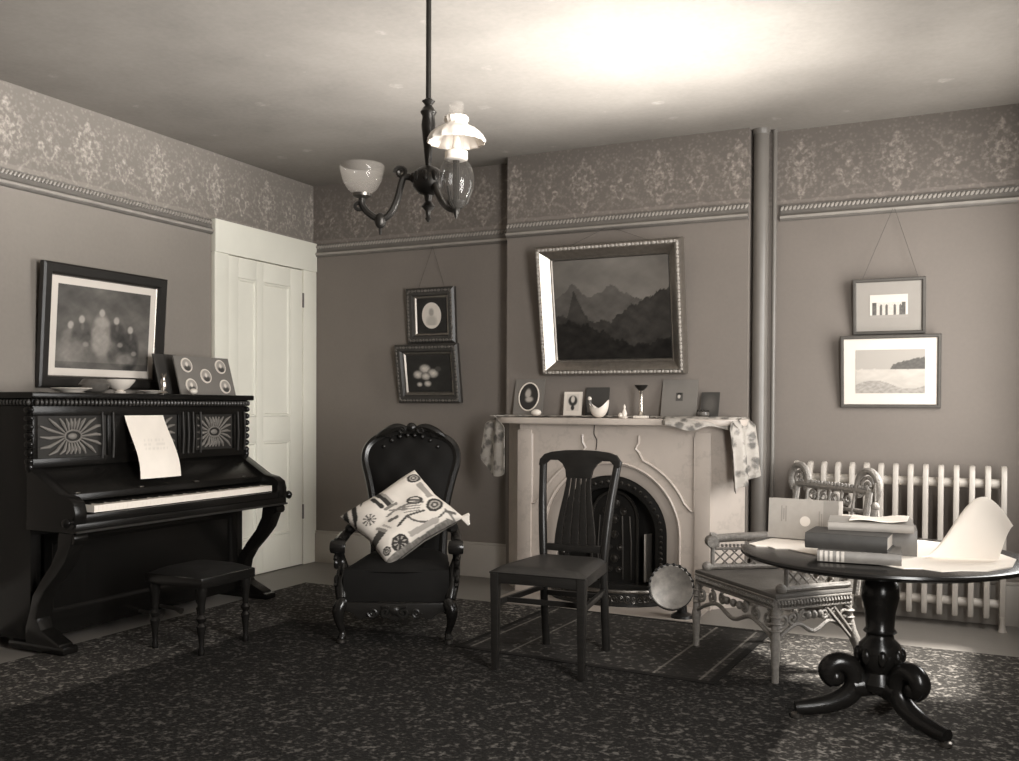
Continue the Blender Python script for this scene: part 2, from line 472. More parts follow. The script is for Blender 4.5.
for i in range(0, len(ys), 2): wr.box(XR, XR + 0.12, ys[i], ys[i + 1], 0, ZC)
for a, b_ in wins: wr.box(XR, XR + 0.12, a, b_, 0, WZ0); wr.box(XR, XR + 0.12, a, b_, WZ1, ZC)
struct(wr.build('wall_right', 'wall_y', smooth=0))
for i, (a, b_) in enumerate(wins):
    w = MB()
    w.box(XR + 0.03, XR + 0.11, a, a + 0.05, WZ0, WZ1); w.box(XR + 0.03, XR + 0.11, b_ - 0.05, b_, WZ0, WZ1)
    w.box(XR + 0.03, XR + 0.11, a, b_, WZ0, WZ0 + 0.06); w.box(XR + 0.03, XR + 0.11, a, b_, WZ1 - 0.05, WZ1)
    o = struct(w.build('window_%d' % (i + 1), 'white_paint', smooth=0))
    zm = (WZ0 + WZ1) / 2
    MB().box(XR + 0.04, XR + 0.10, a, b_, zm - 0.025, zm + 0.025).build('meeting_rail', 'white_paint', o, smooth=0)
    MB().box(XR - 0.06, XR + 0.03, a - 0.05, b_ + 0.05, WZ0 - 0.03, WZ0).build('window_sill', 'white_paint', o, smooth=0)
    for z0, z1 in ((WZ0 + 0.06, zm - 0.025), (zm + 0.025, WZ1 - 0.05)):
        MB().box(XR + 0.075, XR + 0.079, a + 0.05, b_ - 0.05, z0, z1).build('pane', 'window_glass', o, smooth=0)

# picture rails: a round moulding under a rope bead
def rail(name, p0, p1, nrm, k):
    p0, p1, nrm = Vector(p0), Vector(p1), Vector(nrm); d = p1 - p0; L = d.length; t = d.normalized()
    prof = [(0, 2.350), (0.012, 2.350), (0.022, 2.357), (0.026, 2.368), (0.024, 2.380), (0.014, 2.388), (0.010, 2.400), (0.010, 2.446), (0, 2.446)]
    m = MB(); n = len(prof); vs = []
    for q in (p0, p1):
        for a, z in prof: vs.append(q + nrm * a + Vector((0, 0, z)))
    m.add(vs, [(i, (i + 1) % n, n + (i + 1) % n, n + i) for i in range(n)] + [tuple(range(n)), tuple(range(2 * n - 1, n - 1, -1))])
    o = struct(m.build(name, 'rail_paint'))
    r_ = MB(); c = int(L / 0.024)
    for i in range(c):
        q = p0 + t * ((i + 0.5) * L / c) + nrm * 0.014 + Vector((0, 0, 2.426))
        r_.tube([q - t * 0.009 - Vector((0, 0, 0.011)), q - t * 0.002, q + t * 0.009 + Vector((0, 0, 0.011))], [0.005, 0.010, 0.005], 6)
    stuff(r_.build('rope_bead', 'rail_gilt', o))
    g = MB().tube([p0 + nrm * 0.022 + Vector((0, 0, 2.372)), p1 + nrm * 0.022 + Vector((0, 0, 2.372))], 0.010, 6)
    g.build('lower_moulding', 'rail_gilt', o)
rail('trim_1', (0, -5.2, 0), (0, -1.108, 0), (1, 0, 0), 1)
rail('trim_2', (0.0, 0, 0), (BX0, 0, 0), (0, -1, 0), 2)
rail('trim_3', (BX0, BY, 0), (BX1, BY, 0), (0, -1, 0), 3)
rail('trim_4', (3.52, 0, 0), (XR, 0, 0), (0, -1, 0), 4)
def baseboard(name, x0, x1, y0, y1, mould):
    o = struct(MB().box(x0, x1, y0, y1, 0, 0.225).build(name, 'base_paint', bevel=0.004))
    MB().box(*mould, 0.225, 0.245).build('cap_moulding', 'base_paint', o, bevel=0.006)
baseboard('baseboard_back', 0.0, BX0, -0.022, 0, (0.0, BX0, -0.016, 0))
baseboard('baseboard_right_recess', 3.52, XR, -0.022, 0, (3.52, XR, -0.016, 0))
baseboard('baseboard_left', 0, 0.022, YB, -1.108, (0, 0.016, YB, -1.108))
baseboard('baseboard_breast', 3.36, 3.365, BY, -0.13, (3.36, 3.364, BY, -0.13))

# door in the left wall beside the corner
d = MB()
d.box(0, 0.034, -1.105, -0.972, 0, 2.235); d.box(0, 0.034, -0.163, -0.003, 0, 2.235)
d.box(0, 0.040, -1.105, -0.003, 2.235, 2.455)
door = struct(d.build('door_1', 'white_paint', bevel=0.006))
ym0, ym1 = -0.68, -0.61
sl = MB()
for y0, y1 in ((-0.968, -0.87), (ym0, ym1), (-0.31, -0.167)): sl.box(0.0, 0.026, y0, y1, 0.006, 2.23)
for y0, y1 in ((-0.87, ym0), (ym1, -0.31)):
    for z0, z1 in ((0.006, 0.26), (0.95, 1.13), (2.09, 2.23)): sl.box(0.0, 0.026, y0, y1, z0, z1)
slab = sl.build('door_leaf', 'white_paint', door, bevel=0.004)
for y0, y1 in ((-0.87, ym0), (ym1, -0.31)):
    for z0, z1 in ((0.26, 0.95), (1.13, 2.09)):
        MB().box(0.0, 0.013, y0 + 0.001, y1 - 0.001, z0 + 0.001, z1 - 0.001).build('panel', 'white_paint', slab, smooth=0)
        m = MB(); w, h = (y1 - y0) - 0.004, (z1 - z0) - 0.004; yc = (y0 + y1) / 2
        m.rectring(w, h, [(0, 0.013), (0, 0.023), (0.012, 0.023), (0.02, 0.013)], lambda x, z, q: (q, yc + x, z0 + 0.002 + z))
        m.build('panel_moulding', 'white_paint', slab)
for z in (0.35, 1.95):
    MB().box(0.026, 0.038, -0.171, -0.160, z, z + 0.11).build('hinge', 'rail_paint', door, bevel=0.002)
m = MB(); m.lathe([(0.024, 0), (0.02, 0.006), (0.01, 0.01), (0.01, 0.035), (0.026, 0.045), (0.028, 0.058), (0.016, 0.068)], (0.026, -0.92, 1.0), 14, Matrix.Rotation(R(90), 3, 'Y'))
m.build('door_knob', 'china', door)

# carpet laid over the boards
tag(MB().box(CX0, XR - 0.12, YB + 0.2, CY1, 0, 0.010).build('carpet', 'carpet', smooth=0, bevel=0.002),
    'large dark leaf-patterned carpet with a paler border', 'carpet')
rug = tag(MB().box(-0.66, 0.66, -0.54, 0.54, 0, 0.004).build('hearth_rug', 'rug', smooth=0, bevel=0.001),
          'small dark-edged hearth rug with striped end before the fireplace', 'rug')
rug.location = (2.95, -1.325, 0.0105); rug.rotation_euler = (0, 0, R(-3))

# ================================================================== heating pipes and radiator
for (x, y, r_, nm, lb) in ((3.418, -0.085, 0.046, 'riser_pipe', 'thick painted riser pipe running floor to ceiling beside the chimney breast'),
                           (3.492, -0.05, 0.015, 'thin_pipe', 'thin painted pipe running floor to ceiling behind the thick riser')):
    o = thing(nm, lb, 'pipe', (x, y, 0))
    MB().tube([(x, y, 0.0), (x, y, 1.4), (x, y, ZC)], r_, 18).build('pipe_run', 'pipe', o)
    MB().lathe([(r_ * 1.05, ZC - 0.03), (r_ * 1.12, ZC - 0.022), (r_ * 1.2, ZC - 0.001)], (x, y, 0), 18).build('ceiling_collar', 'pipe', o)
    MB().lathe([(r_ * 1.2, 0.001), (r_ * 1.12, 0.02), (r_ * 1.05, 0.03)], (x, y, 0), 18).build('floor_collar', 'pipe', o)

rad = thing('radiator', 'pale cast iron column radiator standing against the right recess wall', 'radiator', (4.2, -0.15, 0))
def rad_outline():
    pts = []
    for q in range(0, 181, 30): pts.append((0.062 * math.cos(R(q)), 0.83 + 0.062 * math.sin(R(q)) * 1.1))
    pts += [(-0.062, 0.62), (-0.055, 0.5), (-0.062, 0.38), (-0.062, 0.12), (-0.048, 0.065), (0.048, 0.065), (0.062, 0.12), (0.062, 0.38), (0.055, 0.5), (0.062, 0.62)]
    return pts
sec0 = None; NS = 15
for i in range(NS):
    x = 3.655 + i * 0.078
    if sec0 is None:
        m = MB(); m.prism(rad_outline(), lambda u, v, w: (w, u, v), -0.015, 0.015)
        sec0 = m.build('section', 'radiator', rad, bevel=0.008, local=True)
        sec0.location = (x - 4.2, 0, 0)
    else: link_copy(sec0, rad, (x - 4.2, 0, 0))
for z in (0.80, 0.14):
    MB().tube([(3.655, -0.15, z), (3.655 + 0.078 * (NS - 1), -0.15, z)], 0.026, 12).build('hub_pipe', 'radiator', rad)
for i in (0, NS - 1):
    for y in (-0.195, -0.105):
        x = 3.655 + i * 0.078
        MB().lathe([(0.022, 0.0), (0.016, 0.02), (0.013, 0.05), (0.018, 0.08)], (x, y, 0), 10).build('foot', 'radiator', rad)

# ================================================================== marble mantelpiece
MX, MH = 2.5575, 0.6225
FY = -0.36
man = thing('mantelpiece', 'pale marble mantelpiece with arched opening and shaped shelf', 'fireplace', (MX, -0.26, 0))
ZS, RA = 0.42, 0.435
def arch(r, n=28, zs=ZS, z0=0.0, rz=None):
    rz = rz or r
    return [(MX + r, z0)] + [(MX + r * math.cos(PI * i / n), zs + rz * math.sin(PI * i / n)) for i in range(n + 1)] + [(MX - r, z0)]
XZ = lambda u, v, w: (u, w, v)
m = MB(); m.prism([(MX - MH, 0), (MX - MH, 1.10), (MX + MH, 1.10), (MX + MH, 0)] + arch(RA), XZ, FY, -0.29)
m.build('front_slab', 'marble', man, smooth=30)
for s, nm in ((-1, 'side_slab'), (1, 'side_slab')):
    x0, x1 = MX + s * MH, MX + s * 0.795
    m = MB(); m.hexa([(x0, FY, 0), (x1, -0.162, 0), (x1 - s * 0.05, -0.162, 0), (x0 - s * 0.05, FY + 0.03, 0), (x0, FY, 1.10), (x1, -0.162, 1.10), (x1 - s * 0.05, -0.162, 1.10), (x0 - s * 0.05, FY + 0.03, 1.10)])
    m.build(nm, 'marble', man, smooth=0)
    m = MB(); xa, xb = (x0 - s * 0.085, x0 + s * 0.012)
    m.box(min(xa, xb), max(xa, xb), FY - 0.012, FY + 0.004, 0.10, 1.06); m.build('pilaster', 'marble', man, bevel=0.004)
    m = MB(); xa, xb = (x0 - s * 0.19, x0 + s * 0.02)
    m.box(min(xa, xb), max(xa, xb), FY - 0.03, FY + 0.01, 0.0, 0.10); m.build('plinth', 'marble', man, bevel=0.006)
def ring(ro, ri, y0, y1, name, mat, z0=0.0, parent=man, bevel=0.0):
    m = MB(); a = arch(ro, z0=z0); b_ = arch(ri, z0=z0)
    m.prism(a + b_[::-1], XZ, y0, y1); return m.build(name, mat, parent, bevel=bevel, smooth=30)
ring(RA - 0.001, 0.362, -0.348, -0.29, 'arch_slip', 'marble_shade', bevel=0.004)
m = MB(); m.tube([Vector((u, FY - 0.002, v)) for u, v in arch(RA + 0.012)], 0.007, 6); m.build('arch_bead', 'marble', man)
# raised spandrel mouldings and the keystone scrolls
for s in (-1, 1):
    pts = [(s * 0.185, 1.035), (s * 0.185, 0.99), (s * 0.165, 0.955), (s * 0.19, 0.925)]
    for a in range(66, 18, -6): pts.append((s * 0.52 * math.cos(R(a)), ZS + 0.52 * math.sin(R(a)) * 0.97))
    pts += [(s * 0.515, 0.585), (s * 0.535, 0.585), (s * 0.535, 0.8), (s * 0.535, 1.035)]
    m = MB(); m.tube([(MX + x, FY - 0.003, z) for x, z in pts], 0.0085, 6); m.build('spandrel_moulding', 'marble', man)
m = MB(); m.tube(smooth_path([(2.452, FY, 1.095), (2.449, FY, 1.04), (2.468, FY, 1.0), (2.462, FY, 0.94)]), 0.0035, 5); m.build('crack', 'iron', man)
sh = [(1.735, -0.161), (1.735, -0.30), (1.80, -0.385), (1.93, -0.425), (2.2, -0.435), (2.4, -0.455), (2.5575, -0.47), (2.715, -0.455), (2.915, -0.435), (3.185, -0.425), (3.315, -0.385), (3.38, -0.30), (3.38, -0.161)]
shp = smooth_path([(x, y, 0) for x, y in sh], 3)
m = MB(); m.prism([(p.x, p.y) for p in shp], lambda u, v, w: (u, v, w), 1.10, 1.14); m.build('mantel_shelf', 'marble', man, bevel=0.008)
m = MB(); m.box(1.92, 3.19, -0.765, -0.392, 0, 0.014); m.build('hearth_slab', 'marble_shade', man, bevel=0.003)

# iron register grate inside the arch
gr = thing('fire_grate', 'black cast iron arched grate with ornate summer front inside the mantelpiece', 'grate', (MX, -0.25, 0.0))
ring(0.360, 0.285, -0.335, -0.30, 'arch_plate', 'iron', parent=gr, bevel=0.006)
m = MB()
for i in range(46):
    t = i / 45.0
    if t < 0.25: p = (MX + 0.323, 0.04 + t / 0.25 * 0.38)
    elif t > 0.75: p = (MX - 0.323, 0.42 - (t - 0.75) / 0.25 * 0.38)
    else:
        q = (t - 0.25) / 0.5 * PI; p = (MX + 0.323 * math.cos(q), ZS + 0.323 * math.sin(q))
    m.ball((p[0], -0.336, p[1]), (0.012, 0.008, 0.012), 7, 5)
stuff(m.build('arch_beads', 'iron_polish', gr))
m = MB(); m.prism(arch(0.36), XZ, -0.20, -0.17); m.build('back_plate', 'iron', gr)
m = MB(); m.prism([(MX - 0.285, 0.0)] + [(MX - 0.285, 0.10), (MX + 0.285, 0.10), (MX + 0.285, 0.0)], XZ, -0.335, -0.21); m.build('bottom_plate', 'iron', gr, bevel=0.006)
AI = lambda r, zs=0.50, z0=0.1, n=18: [(MX + r, z0)] + [(MX + r * math.cos(PI * i / n), zs + r * 1.15 * math.sin(PI * i / n)) for i in range(n + 1)] + [(MX - r, z0)]
m = MB(); m.tube([(u, -0.275, v) for u, v in AI(0.152)], 0.010, 7); m.build('summer_front_frame', 'iron_polish', gr)
m = MB(); m.prism(AI(0.146), XZ, -0.262, -0.25); sf = m.build('summer_front', 'iron', gr)
for x in (-0.11, -0.055, 0.055, 0.11):
    m = MB(); m.tube([(MX + x, -0.268, 0.12), (MX + x, -0.27, 0.35), (MX + x * 0.9, -0.268, 0.52)], 0.006, 6); m.build('fret_bar', 'iron_polish', sf)
m = MB()
for (x, z, r_) in ((0, 0.60, 0.034), (0, 0.5, 0.026), (-0.06, 0.55, 0.02), (0.06, 0.55, 0.02), (0, 0.4, 0.022), (-0.035, 0.32, 0.016), (0.035, 0.32, 0.016), (0, 0.25, 0.026), (-0.03, 0.18, 0.016), (0.03, 0.18, 0.016)):
    m.ball((MX + x, -0.266, z), (r_, 0.012, r_), 9, 6)
    m.tube(curl((MX + x, -0.272, z), (1, 0, 0), (0, 0, 1), r_ * 1.25, r_ * 0.6, 1.3, x * 9), 0.004, 5)
stuff(m.build('relief_rosettes', 'iron_polish', sf))
m = MB(); m.sheet(lambda u, v: (MX + 0.205 + 0.035 * u, -0.30 + 0.06 * u * u, 0.12 + 0.30 * v), 4, 6, 0.004); m.build('polished_cheek', 'steel', gr)
fen = thing('fireplace_fender', 'low ornate iron fender with a brass rail on the hearth', 'fender', (MX, -0.55, 0.014))
def fpt(a, z, k=1.0): return (MX + 0.36 * k * math.cos(a), -0.40 - 0.20 * k * math.sin(a), z)
fa = [PI * i / 24 for i in range(25)]
m = MB()
for zz, name in ((0.105, 'top_rail'),):
    m.tube([fpt(a, zz) for a in fa], 0.012, 8)
m.build('top_rail', 'brass', fen)
m = MB(); m.sheet(lambda u, v: fpt(PI * u, 0.016 + 0.08 * v, 0.985), 28, 2, 0.008); m.build('fret_panel', 'iron', fen)
m = MB()
for i in range(26):
    a = PI * (i + 0.5) / 26; p = Vector(fpt(a, 0.06, 1.01)); t = Vector((-0.36 * math.sin(a), -0.20 * math.cos(a), 0)).normalized()
    m.tube(curl(p, t, (0, 0, 1), 0.024, 0.006, 1.6, i * 1.3), 0.005, 5)
stuff(m.build('scroll_relief', 'iron_polish', fen))
m = MB(); m.tube([fpt(a, 0.022) for a in fa], 0.008, 6); m.build('bottom_rail', 'iron', fen)

# round-ended coal scuttle tipped against the jamb
cs = thing('coal_scuttle', 'round dull metal coal scuttle with scalloped dark rim standing by the hearth', 'coal scuttle', (3.085, -0.70, 0.0145))
rm = Matrix.Rotation(R(28), 3, 'Z') @ Matrix.Rotation(R(78), 3, 'X')
c = (3.06, -0.735, 0.19)
m = MB(); m.lathe([(0.012, -0.035), (0.07, -0.03), (0.118, -0.008), (0.128, 0.006), (0.12, 0.010), (0.07, -0.012), (0.012, -0.018)], c, 28, rm); m.build('round_bowl', 'scuttle', cs)
m = MB()
m.tube([Vector(c) + rm @ Vector((0.127 * math.cos(2 * PI * i / 32), 0.127 * math.sin(2 * PI * i / 32), 0.004)) for i in range(32)], 0.005, 6, closed=True)
for i in range(22):
    q = 2 * PI * i / 22
    if math.sin(q) > -0.15: m.ball(Vector(c) + rm @ Vector((0.126 * math.cos(q), 0.126 * math.sin(q), 0.002)), 0.012, 7, 5)
stuff(m.build('scalloped_rim', 'iron', cs))
m = MB(); m.lathe([(0.065, 0.0145), (0.06, 0.03), (0.03, 0.045), (0.025, 0.09), (0.04, 0.11)], (3.11, -0.685, 0), 16); m.build('pedestal_foot', 'iron', cs)
m = MB(); m.tube([(3.11, -0.685, 0.10), (3.105, -0.665, 0.14), (3.085, -0.655, 0.17)], [0.025, 0.025, 0.018], 8); m.build('neck', 'iron', cs)

# ------------------------------------------------------------------ scarf over the mantel shelf
def scarf(u, v):
    w = 0.008 * math.sin(u * 60 + v * 5) + 0.006 * math.sin(v * 17 + u * 23)
    if u < 0.2:       # left end hanging
        t = 1 - u / 0.2
        p = Vector((1.70, -0.36, 0)).lerp(Vector((1.875, -0.475, 0)), v)
        k = min(1, t * 4)
        top = Vector((1.75, lerp(-0.19, -0.43, v), 0))
        q = top.lerp(p, k); o = 0.014 * math.sin(v * 11 + 1) * k
        return Vector((q.x - 0.05 * t * (1 - v), q.y - o, 1.150 - max(0, t - 0.08) * (0.30 + 0.13 * math.sin(v * 2.2))))
    if u > 0.8:       # right end hanging, with folds
        t = (u - 0.8) / 0.2
        p = Vector((3.385, -0.19, 0)).lerp(Vector((3.285, -0.43, 0)), v)
        drop = t * (0.34 + 0.10 * v)
        o = 0.028 + 0.024 * math.sin(v * 13 + 0.5) * min(1, t * 2)
        q = Vector((p.x + o * 0.9 + 0.03 * t, p.y - o * 0.45, 1.150 - drop))
        if t < 0.12: q.x = lerp(3.365 - 0.02 * v, q.x, t / 0.12)
        return q
    s = (u - 0.2) / 0.6
    x = lerp(1.75, 3.36, s)
    yf = -0.27 if s < 0.66 else lerp(-0.27, -0.475 + 0.14 * max(0, (s - 0.74) / 0.26) ** 2, min(1, (s - 0.66) / 0.08))
    if s < 0.14: yf = lerp(-0.43, -0.27, s / 0.14)
    z = 1.1455 + abs(w) * 0.5
    y = lerp(-0.19, yf, v)
    if s > 0.67 and v > 0.82:
        k = (v - 0.82) / 0.18; z -= 0.062 * k * min(1, (s - 0.67) / 0.08) * (1 + 0.25 * math.sin(s * 40)); y = lerp(-0.19, yf, 0.82) + (yf - lerp(-0.19, yf, 0.82)) * min(1, k * 1.6) - 0.006
    return Vector((x, y, z))
m = MB(); m.sheet(scarf, 110, 22, 0.003)
sc = m.build('mantel_scarf', 'scarf'); tag(sc, 'pale flowered silk scarf draped along the mantel shelf and over its ends', 'scarf')

# ================================================================== pictures
def blob(u, v, cu, cv, ru, rv, soft=0.3):
    d = math.hypot((u - cu) / ru, (v - cv) / rv); return max(0.0, min(1.0, (1 - d) / soft + 0.5))
def seg(u, v, a, b):
    ax, ay = a; bx, by = b; dx, dy = bx - ax, by - ay; t = max(0, min(1, ((u - ax) * dx + (v - ay) * dy) / (dx * dx + dy * dy + 1e-9)))
    return math.hypot(u - ax - t * dx, v - ay - t * dy)
def landscape(u, v):          # a generic mountain valley in oils
    sky = 0.40 + 0.06 * u + 0.05 * fbm(u * 5, v * 6)
    g = sky
    r1 = 0.60 + 0.16 * max(0, 1 - abs(u - 0.16) / 0.16) + 0.14 * max(0, 1 - abs(u - 0.5) / 0.2) + 0.03 * fbm(u * 22, 1)
    if v < r1: g = 0.31 + 0.05 * fbm(u * 12, v * 12) + 0.05 * max(0, 0.5 - abs(u - 0.45))
    r2 = 0.38 + 0.55 * max(0, u - 0.5) ** 0.8 + 0.42 * max(0, 0.2 - u) + 0.04 * fbm(u * 30, 4)
    if v < r2: g = 0.20 + 0.05 * fbm(u * 14, v * 14) + 0.05 * max(0, u - 0.5)
    r3 = 0.26 + 0.12 * math.sin(u * 5 + 1) + 0.05 * fbm(u * 24, 9)
    if v < r3: g = 0.12 + 0.05 * fbm(u * 20, v * 20)
    k_ = 0.70 - abs(u - 0.17) * (4.2 if u < 0.17 else 2.6) + 0.03 * fbm(u * 40, 7)
    if v < k_: g = min(g, 0.22 + 0.04 * fbm(u * 18, v * 18))
    return s2l(g)
def group_engraving(u, v):    # a seated family group, softly printed
    g = 0.46 + 0.09 * fbm(u * 6, v * 6) - 0.10 * v - 0.10 * abs(u - 0.5)
    for cu, cv, w_, dark in ((0.14, 0.50, 0.10, 0.42), (0.78, 0.50, 0.10, 0.2), (0.62, 0.60, 0.11, 0.2), (0.25, 0.58, 0.11, 0.28), (0.46, 0.68, 0.10, 0.58)):
        b = blob(u, v, cu, cv - 0.26, w_, 0.26, 0.35); g = lerp(g, dark + 0.10 * fbm(u * 22 + cu * 9, v * 17), b * 0.85)
        b = blob(u, v, cu + 0.01, cv - 0.07, w_ * 0.16, 0.04, 0.6); g = lerp(g, 0.64, b * 0.6)
        b = blob(u, v, cu, cv + 0.02, 0.030, 0.048, 0.4); g = lerp(g, 0.66, b)
        b = blob(u, v, cu, cv - 0.09, w_ * 0.75, 0.06, 0.5); g = lerp(g, dark + 0.08, b * 0.6)
        b = blob(u, v, cu + 0.05, cv - 0.28, 0.03, 0.03, 0.6); g = lerp(g, 0.62, b * 0.7)
    for cu, cv, a, c in ((0.50, 0.30, 0.13, 0.10), (0.18, 0.20, 0.15, 0.16), (0.45, 0.48, 0.05, 0.10), (0.72, 0.14, 0.12, 0.08)):
        b = blob(u, v, cu, cv, a, c, 0.8); g = lerp(g, 0.60 + 0.06 * fbm(u * 26, v * 20), b * 0.6)
    if v < 0.08: g -= 0.08
    return s2l(g)
def roses(u, v):
    g = 0.14 + 0.03 * fbm(u * 8, v * 8)
    for cu, cv, r_ in ((0.42, 0.62, 0.14), (0.25, 0.47, 0.12), (0.60, 0.50, 0.13), (0.43, 0.42, 0.11), (0.27, 0.2, 0.07), (0.46, 0.22, 0.09), (0.72, 0.62, 0.07)):
        b = blob(u, v, cu, cv, r_, r_, 0.35)
        t = (0.80 - 0.42 * (math.hypot(u - cu, v - cv) / r_) ** 2 + 0.08 * fbm(u * 30 + cu * 5, v * 30)) if cu < 0.7 else 0.28
        g = lerp(g, t, b)
    return s2l(g)
def buildings(u, v):
    g = 0.86 - 0.05 * v
    if 0.0 < v < 0.68 and 0.05 < u < 0.95:
        g = 0.35 + 0.1 * fbm(u * 9, v * 9)
        if 0.18 < u < 0.84 and v > 0.12:
            c_ = (u * 5.5 + 0.12 * math.sin(u * 17)) % 1; g = 0.78 + 0.06 * fbm(u * 30, v * 20)
            if 0.3 < c_ < 0.75 and v < 0.5 + 0.1 * math.sin((c_ - 0.3) / 0.45 * PI): g = 0.36 + 0.1 * fbm(u * 30, v * 22)
    if v < 0.14: g = 0.6
    return s2l(g)
def hillside(u, v):
    g = 0.80 - 0.1 * (1 - v) + 0.04 * fbm(u * 7, v * 9)
    if v > 0.55 + 0.02 * fbm(u * 20, 2): g = 0.66
    r_ = 0.60 + 0.36 * max(0, u - 0.52) ** 0.6 + 0.03 * fbm(u * 25, 3)
    if 0.55 < v < r_ and u > 0.5: g = 0.36 + 0.06 * fbm(u * 30, v * 30)
    if v < 0.2 + 0.1 * math.sin(u * 6): g = 0.62 + 0.10 * fbm(u * 26, v * 26)
    return s2l(g)
def plain_print(g0, am=0.05):
    return lambda u, v: s2l(g0 + am * fbm(u * 8, v * 8))

def picture(name, label, loc, rz, tilt, w, h, prof, mats, pic, matw=0.0, depth=0.02, res=(60, 50), beads=None, wire=None, picmat='print', group=None, liner=None, matm='mat_board'):
    o = thing(name, label, 'picture', loc, rz, tilt, group)
    MB().rectring(w, h, prof).build('frame', mats, o, local=True, smooth=30)
    ins = prof[-1][0]
    MB().box(-w / 2 + ins * 0.6, w / 2 - ins * 0.6, -0.006, 0.0, ins * 0.6, h - ins * 0.6).build('backing', 'frame_dark', o, local=True, smooth=0)
    if liner:
        MB().rectring(w - 2 * ins + 0.004, h - 2 * ins + 0.004, [(0, 0.006), (0, liner[1]), (liner[0] * 0.5, liner[1] * 0.9), (liner[0], 0.008)], lambda x, z, d: (x, -d, z + ins - 0.002)).build('liner', liner[2], o, local=True, smooth=30)
        ins += liner[0]
    if matw:
        MB().box(-w / 2 + ins, w / 2 - ins, -0.009, -0.006, ins, h - ins).build('mat', matm, o, local=True, smooth=0)
    i2 = ins + matw
    m = MB(); m.sheet(lambda u, v: (lerp(-w / 2 + i2, w / 2 - i2, u), -0.0105, lerp(i2 * 1.0, h - i2, v)), res[0], res[1], 0.001 if False else 0.0, pic)
    m.build('print', picmat, o, local=True, smooth=0)
    if beads:
        bi, bd, br, sp, bm_ = beads
        m = MB()
        for (x0, z0, x1, z1) in ((-w / 2 + bi, bi, w / 2 - bi, bi), (w / 2 - bi, bi, w / 2 - bi, h - bi), (w / 2 - bi, h - bi, -w / 2 + bi, h - bi), (-w / 2 + bi, h - bi, -w / 2 + bi, bi)):
            L = math.hypot(x1 - x0, z1 - z0); c = max(2, int(L / sp))
            for k in range(c):
                t = (k + 0.5) / c; x, z = lerp(x0, x1, t), lerp(z0, z1, t)
                along_x = abs(x1 - x0) > abs(z1 - z0); a = br * (1.5 if k % 2 else 0.8)
                m.ball((x, -bd, z), (a if along_x else br * 0.8, br * 0.7, br * 0.8 if along_x else a), 7, 4)
        stuff(m.build('carved_border', bm_, o, local=True))
    if wire:
        m = MB()
        inv = o.matrix_basis.inverted()
        for a, b_ in wire: m.tube([inv @ Vector(a), inv @ Vector(b_)], 0.0012, 5)
        m.build('hanging_wire', 'wire', o, local=True)
    return o
TL = R(9.5)
picture('landscape_painting', 'large gilt framed mountain valley oil painting hung over the mantelpiece', (2.515, BY - 0.001, 1.425), 0, TL, 0.965, 0.835,
        [(0, 0.0), (0, 0.055), (0.012, 0.08), (0.035, 0.084), (0.045, 0.074), (0.085, 0.020), (0.085, 0.006)], 'gilt', landscape, res=(120, 100),
        beads=(0.022, 0.083, 0.013, 0.026, 'rail_gilt'), liner=(0.014, 0.022, 'gilt'), picmat='oil',
        wire=[((2.2, -0.30, 2.22), (2.45, -0.185, 2.36)), ((2.83, -0.30, 2.22), (2.50, -0.185, 2.36))])
# a smooth bright cove inside the carved edge is part of the big frame
T5 = R(5)
oo = picture('portrait_picture', 'small dark carved frame with a pale oval portrait, hung above the flower painting', (1.072, -0.001, 1.665), 0, R(4), 0.40, 0.40,
        [(0, 0.0), (0, 0.03), (0.02, 0.045), (0.05, 0.04), (0.062, 0.018), (0.062, 0.004)], 'frame_dark', plain_print(0.13, 0.04),
        beads=(0.022, 0.042, 0.012, 0.026, 'gilt_dark'), liner=(0.016, 0.02, 'gilt'),
        wire=[((0.95, -0.03, 2.03), (1.08, -0.03, 2.36)), ((1.19, -0.03, 2.03), (1.08, -0.03, 2.36))])
m = MB(); m.prism([(0.079 * math.cos(2 * PI * i / 32), 0.2 + 0.094 * math.sin(2 * PI * i / 32)) for i in range(32)], lambda u, v, w: (u, w, v), -0.0145, -0.011)
m.build('oval_mount', 'mat_board', oo, local=True)
m = MB(); m.sheet(lambda u, v: (lerp(-0.05, 0.05, u), -0.0152, 0.2 + lerp(-0.07, 0.07, v)), 24, 30, 0,
                 lambda u, v: s2l(lerp(0.84, 0.62, max(blob(u, v, 0.5, 0.66, 0.2, 0.2, 0.6), 0.6 * blob(u, v, 0.5, 0.2, 0.42, 0.3, 0.6)))))
m.build('portrait', 'print', oo, local=True, smooth=0)
picture('flower_painting', 'dark carved frame with a painting of pale roses, hung below the oval portrait', (1.06, -0.001, 1.237), 0, R(9), 0.52, 0.425,
        [(0, 0.0), (0, 0.03), (0.016, 0.046), (0.045, 0.042), (0.06, 0.018), (0.06, 0.004)], 'frame_dark', roses,
        beads=(0.02, 0.043, 0.011, 0.026, 'gilt_dark'), liner=(0.02, 0.022, 'gilt'))
thin = [(0, 0.0), (0, 0.018), (0.004, 0.022), (0.014, 0.022), (0.02, 0.016), (0.02, 0.004)]
picture('street_photograph', 'grey framed photograph of columned buildings, hung over the landscape print', (4.145, -0.001, 1.645), 0, R(9), 0.395, 0.325,
        thin, 'frame_grey', buildings, matw=0.075, matm='card_light',
        wire=[((4.0, -0.05, 1.965), (4.16, -0.03, 2.37)), ((4.30, -0.05, 1.965), (4.17, -0.03, 2.37))])
picture('landscape_print', 'wider silvered frame with a pale hillside print, hung under the building photograph', (4.155, -0.001, 1.215), 0, R(7), 0.545, 0.425,
        thin, 'frame_grey', hillside, matw=0.065)
PT = 1.272     # top of the piano
